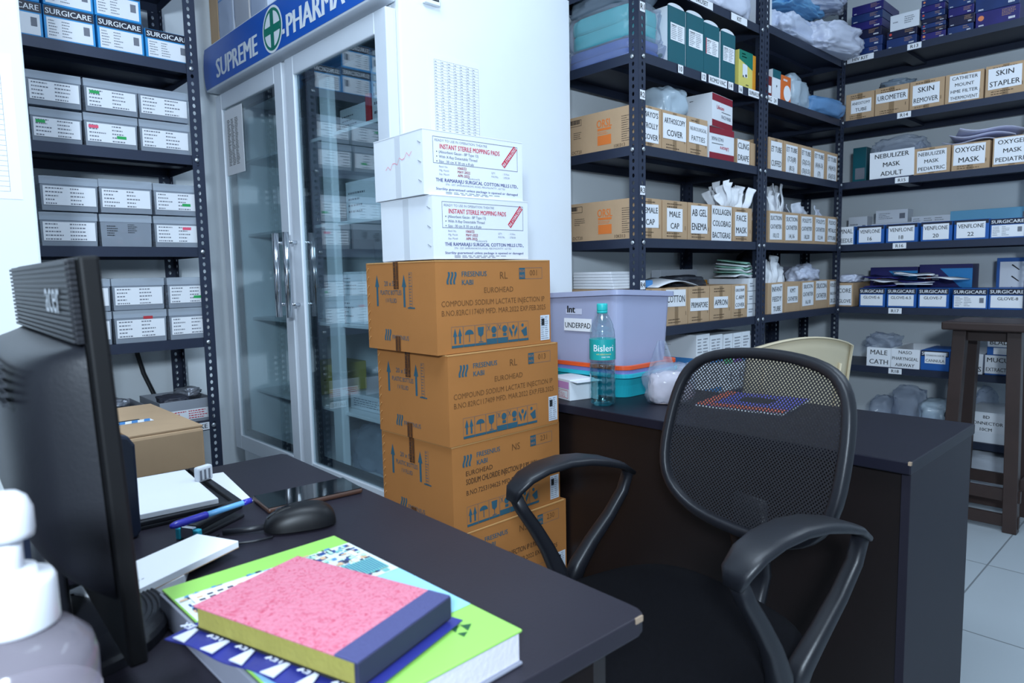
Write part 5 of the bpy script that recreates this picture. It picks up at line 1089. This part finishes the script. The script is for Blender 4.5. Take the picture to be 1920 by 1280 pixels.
mb = MB(); mb.box(-w, w, -l+.026, l, h2-.002, h2, pinkmat()); mb.build('front_cover', t, bevel=.0006)
mb = MB(); mb.box(-w, w, -l, l, 0, .002, INK); mb.build('back_cover', t, bevel=.0006)
BCL = mt('blue_cloth_spine', (72, 74, 120), .8, bump=.4, bscale=400)
mb = MB(); mb.box(-w, w, -l, -l+.0262, h2-.0021, h2+.0003, BCL); mb.box(-w, w, -l-.001, -l+.004, 0.002, h2-.001, mt('dark_blue_spine', (40, 42, 70), .7)); mb.build('cloth_spine', t, bevel=.0006)

# ------------------------------------------------------------------ office chair
t = thing('office_chair', 'black office armchair with mesh back between desk and counter', 'office chair', (1.02, .74, 0), R(167))
mb = MB()
def seat(u, v):
    a = 2*PI*u; x = .245*math.copysign(abs(math.cos(a))**.62, math.cos(a)); y = .245*math.copysign(abs(math.sin(a))**.62, math.sin(a))
    q = v*PI; k = math.sin(q)**.35 if 0 < v < 1 else 0
    return (x*k-.015, y*k, .435-.04*math.copysign(abs(math.cos(q))**.7, math.cos(q))+.012*(abs(x*k)/.245)**2*(-1 if x > 0 else 1))
mb.grid(seat, 48, 18, FABRIC); mb.build('seat', t, smooth=True)
mb = MB(); mb.box(-.2, .18, -.2, .2, .385, .402, BLACKP); mb.build('seat_pan', t, bevel=.006)
HWZ = [(.595, .02), (.599, .08), (.61, .13), (.635, .178), (.668, .206), (.71, .219), (.76, .221), (.82, .219), (.87, .211), (.90, .199), (.925, .176), (.941, .138), (.950, .08), (.953, .015)]
def bx_(y, z): return -.25-(z-.575)*.25+.035*(y/.24)**2
outl = [Vector((bx_(y, z), y, z)) for z, y in HWZ]+[Vector((bx_(-y, z), -y, z)) for z, y in reversed(HWZ)]
mb = MB(); mb.sweep(outl, .013, .012, BLACKP, Vector((1, 0, 0)), True, 10); o = mb.build('back_frame', t, smooth=True, subsurf=1)
def meshmat():
    m = bpy.data.materials.new('chair_mesh'); m.use_nodes = True; nt = m.node_tree; p = nt.nodes['Principled BSDF']; p.inputs['Base Color'].default_value = (.012, .012, .016, 1); p.inputs['Roughness'].default_value = .6
    tc = nt.nodes.new('ShaderNodeTexCoord'); sp = nt.nodes.new('ShaderNodeSeparateXYZ'); nt.links.new(tc.outputs['Object'], sp.inputs[0])
    def fn(op, a, b=None):
        n = nt.nodes.new('ShaderNodeMath'); n.operation = op
        for i, v in enumerate((a, b)):
            if v is None: continue
            if isinstance(v, (int, float)): n.inputs[i].default_value = v
            else: nt.links.new(v, n.inputs[i])
        return n.outputs[0]
    k = 2*PI/.0062
    u = fn('ADD', sp.outputs[1], sp.outputs[2]); v = fn('SUBTRACT', sp.outputs[1], sp.outputs[2])
    s = fn('ADD', fn('SINE', fn('MULTIPLY', u, k*.72)), fn('SINE', fn('MULTIPLY', v, k*.72)))
    hole = fn('GREATER_THAN', s, .55)
    tr = nt.nodes.new('ShaderNodeBsdfTransparent'); ms = nt.nodes.new('ShaderNodeMixShader')
    nt.links.new(hole, ms.inputs[0]); nt.links.new(p.outputs[0], ms.inputs[1]); nt.links.new(tr.outputs[0], ms.inputs[2]); nt.links.new(ms.outputs[0], nt.nodes['Material Output'].inputs[0])
    return m
mb = MB(); c0 = Vector((bx_(0, .775), 0, .775)); N = len(outl); vs = []; fs = []
for j in range(9):
    s = j/8
    for p in outl:
        y = p.y*s; z = .775+(p.z-.775)*s; vs.append((bx_(y, z), y, z))
for j in range(8):
    for i in range(N): fs.append((j*N+i, j*N+(i+1) % N, (j+1)*N+(i+1) % N, (j+1)*N+i))
mb.add(vs, fs, meshmat()); mb.build('mesh_back', t, smooth=True)
mb = MB(); mb.sweep([(-.05, 0, .385), (-.20, 0, .39), (-.285, 0, .43), (-.30, 0, .50), (-.285, 0, .575), (-.29, 0, .66)], [.035, .035, .04, .045, .05, .04], .011, BLACKP, n=10); mb.build('back_support', t, smooth=True)
def arm(s):
    mb = MB(); y = .262*s; ox = .0 if s < 0 else -.078; o_ = Matrix.Translation((ox, 0, 0))
    pad = [(.132, .655), (.124, .678), (.096, .700), (.055, .714), (0, .720), (-.055, .716), (-.105, .705), (-.155, .689), (-.192, .665)]
    mb.sweep([(a, y, b) for a, b in pad], [.018, .028, .033, .035, .036, .035, .032, .026, .016], [.006, .009, .010, .010, .010, .010, .010, .008, .006], BLACKP, n=14, M=o_)
    mb.sweep([(.125, y, .668), (.105, y, .63), (.075, y, .585), (.045, y, .535), (.02, y*.99, .48), (.01, y*.97, .42), (.0, y*.8, .392), (-.01, y*.55, .39)], [.016, .016, .017, .018, .02, .022, .024, .024], [.012, .013, .014, .015, .018, .02, .012, .009], BLACKP, n=12, M=o_)
    mb.sweep([(-.183, y, .672), (-.165, y, .625), (-.125, y, .575), (-.075, y, .525), (-.035, y*.99, .48), (-.01, y*.98, .435)], [.014, .014, .015, .016, .018, .02], [.010, .011, .012, .014, .017, .018], BLACKP, n=12, M=o_)
    mb.build('armrest', t, smooth=True)
arm(1); arm(-1)
mb = MB(); mb.lathe([(.028, .12), (.028, .30), (.02, .30), (.02, .386)], BLACKP, 20); mb.build('gas_column', t, smooth=False)
for k in range(5):
    a = 2*PI*k/5+.3; d = Vector((math.cos(a), math.sin(a), 0))
    mb = MB(); mb.sweep([d*.02+Vector((0, 0, .12)), d*.15+Vector((0, 0, .105)), d*.27+Vector((0, 0, .075))], [.022, .018, .014], [.016, .013, .01], BLACKP, Vector((-d.y, d.x, 0)), n=8); lg = mb.build('star_leg', t, smooth=True)
    mb = MB(); q = d*.27; mb.lathe([(.0, -.02), (.027, -.02), (.027, .02), (0, .02)], BLACKP, 16, Matrix.Translation((q.x, q.y, .0275)) @ Matrix.Rotation(a, 4, 'Z') @ Matrix.Rotation(PI/2, 4, 'X')); mb.tube([(q.x, q.y, .03), (q.x, q.y, .075)], .006, CHROME, 8); mb.build('caster', lg)

# ------------------------------------------------------------------ counter
t = thing('counter', 'dark wood counter behind the chair carrying tub, bottle and bag', 'counter', (1.68, 1.02, 0))
mb = MB(); mb.box(1.445-1.68, 1.91-1.68, .42-1.02, 1.63-1.02, .725, .75, mt('counter_laminate', (24, 24, 36), .45, spec=.22, var=.12, scale=6)); mb.build('top', t, bevel=.0025)
mb = MB(); mb.box(1.468-1.68, 1.486-1.68, .442-1.02, 1.62-1.02, 0, .7245, DESKD); mb.build('front_panel', t)
mb = MB(); mb.box(1.462-1.68, 1.90-1.68, .424-1.02, .441-1.02, 0, .7245, mt('counter_side', (34, 32, 42), .5, spec=.2, var=.1)); mb.build('side_panel', t, bevel=.001)
mb = MB(); mb.box(1.486-1.68, 1.90-1.68, 1.60-1.02, 1.62-1.02, 0, .7245, DESKD); mb.build('side_panel', t)
mb = MB(); mb.box(1.4445-1.68, 1.452-1.68, .4195-1.02, .425-1.02, .744, .7506, CHIP); mb.build('chipped_corner', t)
def tubshape(mb, x0, x1, y0, y1, z0, z1, tap, m, rim=.012, th=.003, lift=0.0, rr=.04, rimh=.012):
    n = 8
    def ring(z, g, lf=0):
        X0, X1, Y0, Y1 = x0-g, x1+g, y0-g, y1+g; out = []
        for (cx, cy, a0) in ((X0+rr, Y0+rr, PI), (X1-rr, Y0+rr, 1.5*PI), (X1-rr, Y1-rr, 0), (X0+rr, Y1-rr, .5*PI)):
            for i in range(n+1): a = a0+PI/2*i/n; X_, Y_ = cx+rr*math.cos(a), cy+rr*math.sin(a); out.append((X_, Y_, z+lf*(1-(X_-x0)/(x1-x0)-(Y_-y0)/(y1-y0))))
            for k in (1, 2): out.append(None)
        K = len(out); res = []
        for i, p in enumerate(out):
            if p: res.append(p)
            else:
                j = i
                while out[j % K] is None: j += 1
                b = i
                while out[b] is None: b -= 1
                f = (i-b)/(j-b); A, B = out[b], out[j % K]; res.append(tuple(A[q]+(B[q]-A[q])*f for q in range(3)))
        return res
    rs = [ring(z0, -tap), ring(z0+.5*(z1-z0), -tap*.5), ring(z1-rimh, 0, lift), ring(z1-rimh, rim, lift), ring(z1, rim, lift), ring(z1, -.001, lift), ring(z1-rimh-.01, -.004, lift*.8), ring(z0+th, -tap-th)]
    K = len(rs[0]); vs = [p for r_ in rs for p in r_]; fs = [(j*K+i, j*K+(i+1) % K, (j+1)*K+(i+1) % K, (j+1)*K+i) for j in range(len(rs)-1) for i in range(K)]
    fs += [tuple(reversed(range(K))), tuple(range((len(rs)-1)*K, len(rs)*K))]
    mb.add(vs, fs, m)
TT = mt('turquoise_tub', (40, 180, 196), .3); LV = mt('lavender_tub', (130, 128, 190), .35); OT = mt('orange_tub', (232, 90, 42), .35)
MT_ = mt('milky_tub', (178, 184, 214), .3, trans=.12, var=.03)
def tub(lb, m, *a, **k):
    mb = MB(); tubshape(mb, *a, m, **k); return tag(mb.build('plastic_tub', None, smooth=False, bevel=.001), lb, 'tub', 'nested tubs on the counter')
tub('turquoise tub on the counter, lowest of the nested tubs', TT, 1.612, 1.885, 1.235, 1.60, TZ, .826, .018)
tub('lavender tub rim between the turquoise and orange tubs', LV, 1.620, 1.877, 1.243, 1.592, .758, .837, .016)
tub('orange tub nested above the turquoise tub', OT, 1.616, 1.881, 1.239, 1.596, .766, .850, .016)
t = thing('storage_tub', 'large milky storage tub standing on the nested tubs', 'tub', (0, 0, 0))
mb = MB(); tubshape(mb, 1.628, 1.912, 1.272, 1.595, .792, 1.062, .012, MT_, rim=.012, lift=.014, rr=.03, rimh=.016); mb.build('body', t, bevel=.001)
sg_ = MB(); SMx = SIDE(1.6095) @ Matrix.Rotation(-.02, 4, 'X')
rect(sg_, SMx, -1.49, -1.375, .945, .985, PAPER, .0); put_text(sg_, 'UNDERPAD', SMx @ Matrix.Translation((0, 0, .0006)), -1.485, -1.379, .955, .017, INK, 'c', .03, True); sg_.build('label', t)
sg_ = MB(); put_text(sg_, 'Int', SMx @ Matrix.Translation((0, 0, .0007)), -1.475, -1.425, 1.003, .022, INK, 'l', .08); rect(sg_, SMx, -1.482, -1.415, .998, 1.034, mt('pale_sticker', (206, 210, 230), .5), .0); sg_.build('marking', t)
# water bottle
t = thing('water_bottle', 'clear water bottle with turquoise cap and label on the counter', 'bottle', (1.518, 1.242, TZ), R(-141))
prof = [(0, .004), (.020, .003), (.030, 0), (.0355, .008)]
for i in range(24):
    z = .014+i*.0055; prof.append((.0368-.0016*(i % 4 == 0)-.0007*(i % 4 in (1, 3)), z))
prof += [(.0365, .148), (.0365, .185)]
for i in range(8): prof.append((.0362-.0012*(i % 3 == 0)-.0012*max(0, i-3), .19+i*.0055))
prof += [(.0275, .240), (.021, .252), (.0155, .262), (.0135, .268), (.0135, .274)]
PET = glass('bottle_plastic', (.88, .96, .97), .10, .05)
mb = MB(); mb.lathe(prof, PET, 40); mb.build('body', t, smooth=True)
WT = glass('bottle_water', (.62, .88, .90), .05, .02)
mb = MB(); wp = [(max(r-.0015, 0), z+.002) for r, z in prof if z < .118]; mb.lathe(wp+[(.034, .118), (0, .118)], WT, 40); mb.build('water', t, smooth=True)
CAPT = mt('turquoise_cap', (40, 190, 190), .4)
mb = MB(); mb.lathe([(0, .290), (.0145, .290), (.0152, .287), (.0152, .272), (.0146, .270)], CAPT, 32); mb.lathe([(.0148, .262), (.0152, .268), (.0148, .2695)], CAPT, 32); mb.build('cap', t, smooth=True)
TL_ = mt('turquoise_label', (20, 160, 160), .4)
mb = MB(); mb.lathe([(.0372, .132), (.0372, .190)], TL_, 48)
def wrap(x, y, z): a = x/.0376; return (.0376*math.cos(a), .0376*math.sin(a), y)
put_text(mb, 'Bisleri', None, -.026, .034, .157, .019, SIGNW, 'c', .02, fn=wrap); put_text(mb, 'with added minerals', None, -.018, .026, .147, .005, YEL, 'c', 0, fn=wrap); put_text(mb, 'ONE TIME', None, -.002, .022, .139, .004, SIGNW, 'c', .02, fn=wrap); mb.build('label', t, smooth=False)
# carry bag with packets
t = thing('carry_bag', 'knotted clear carry bag with pale contents on the counter beside the bottle', 'bag', (1.665, 1.115, TZ), R(-47))
blob('contents', None, None, (0, 0, .001), (.062, .045, .085), mt('pale_pink_pack', (222, 206, 206), .6, var=.1, bump=.3), 81, amp=.12, boxy=.7, parent=t)
blob('bag_film', None, None, (0, 0, 0), (.070, .052, .105), FILM, 82, amp=.2, boxy=.7, parent=t)
mb = MB(); mb.grid(lambda u, v: ((u-.5)*(.085-.06*v)-.022-.002*v, .012*math.sin(u*9+v*4), .075+.105*v), 14, 10, FILM); mb.grid(lambda u, v: ((u-.5)*(.055-.025*v)+.035+.014*v, .010*math.sin(u*8+v*3), .07+.045*v), 12, 8, FILM); mb.build('handles', t, smooth=True, solid=.001)
t = thing('medicine_box', 'opened white and pink medicine box lying beside the water bottle', 'box', (1.553, 1.395, TZ), R(-14))
mb = MB(); mb.box(-.045, .045, -.06, .06, 0, .062, WHITEBOX); B = SIDE(-.045-EPS); rect(mb, B, -.055, .055, .034, .055, mt('pink_band', (210, 150, 205), .5)); frame_line(mb, B, -.05, .05, .006, .03, .0012, INKR); dashes(mb, B, -.045, .045, .009, .027, 4, INKR, random.Random(5), .8, .3); mb.build('body', t, bevel=.001)
mb = MB(); mb.box(-.045, .045, -.098, -.0605, .058, .060, WHITEBOX); mb.box(.03, .032, -.095, -.0605, .002, .056, WHITEBOX); mb.build('flap', t)
t = thing('booklet', 'violet and orange printed booklet lying on the counter, seen through the chair mesh', 'booklet', (1.80, .93, TZ), R(8))
mb = MB(); mb.box(-.12, .12, -.12, .12, 0, .006, PAPER); mb.build('pages', t, bevel=.0006); mb = MB(); VB = mt('violet_cover', (84, 84, 190), .4); mb.box(-.121, .121, -.121, .121, .006, .007, VB); OC = mt('orange_band', (216, 96, 70), .4)
rect(mb, TOP(.0073), -.121, .121, .085, .12, OC); rect(mb, TOP(.0073), -.121, -.075, -.12, .08, OC); rect(mb, TOP(.0073), -.02, .06, -.05, .04, INK); mb.build('cover', t)

# ------------------------------------------------------------------ cream plastic chair behind the counter
t = thing('plastic_chair', 'cream plastic chair, its back showing behind the counter', 'chair', (2.315, 1.185, 0), R(64))
CR_ = mt('cream_plastic', (204, 190, 160), .45, var=.05)
def cb(u, v):
    y = (u-.5)*.40; z = .44+v*(.465-.035*(2*u-1)**2); return (-.20-.06*v+.03*(2*u-1)**2, y, z)
mb = MB(); mb.grid(cb, 16, 12, CR_); mb.build('backrest', t, smooth=True, solid=.005)
mb = MB(); rim = [Vector(cb(0, v/8)) for v in range(9)]+[Vector(cb(u/12, 1)) for u in range(1, 12)]+[Vector(cb(1, 1-v/8)) for v in range(9)]
mb.sweep(rim, .012, .003, CR_, Vector((1, 0, 0)), n=6); mb.build('back_rim', t, smooth=True)
for s in (.13, .87):
    mb = MB(); mb.sweep([Vector(cb(s, v/6))+Vector((-.008, 0, 0)) for v in range(6)], .003, .007, CR_, Vector((0, 1, 0)), n=6); mb.build('back_rib', t, smooth=True)
mb = MB(); mb.box(-.19, .21, -.20, .20, .42, .44, CR_); mb.build('seat', t, bevel=.012)
for sx in (-1, 1):
    for sy in (-1, 1):
        mb = MB(); mb.sweep([(.01+sx*.18, sy*.17, .42), (.01+sx*.21, sy*.2, 0)], .02, .02, CR_, n=8); mb.build('leg', t)

# ------------------------------------------------------------------ dark wooden stool at the right
t = thing('wooden_stool', 'tall dark brown wooden stool in front of the right wall rack', 'stool', (3.585, .735, 0))
WD = mt('dark_stool_wood', (52, 36, 32), .5, var=.3, scale=10); 
mb = MB(); mb.box(-.19, .165, -.21, .155, .85, .885, WD); mb.build('seat', t, bevel=.006)
LG = []
for sx in (-1, 1):
    for sy in (-1, 1):
        mb = MB(); mb.sweep([(sx*.10-.012, sy*.13, .855), (sx*.135-.012, sy*.175 if sy > 0 else sy*.06, 0)] if 0 else [(sx*.10-.012, sy*.098, .855), (sx*.135-.012, sy*.122, 0)], .031, .031, WD, Vector((0, 1, 0)), n=4); mb.build('leg', t, bevel=.002)
mb = MB(); mb.box(-.10, .08, -.10, .10, .80, .854, WD); mb.build('apron', t)
for z, k in ((.02, 0), (.13, 1)):
    for sx in (-1, 1):
        x = sx*(.130-.03*z/.855)-.012; mb = MB(); mb.box(x-.011, x+.011, -.15, .15, z, z+.05, WD); mb.build('rung', t)
for sy in (-1, 1):
    mb = MB(); mb.box(-.12, .10, sy*.152-.01, sy*.152+.01, .18, .225, WD); mb.build('rung', t)
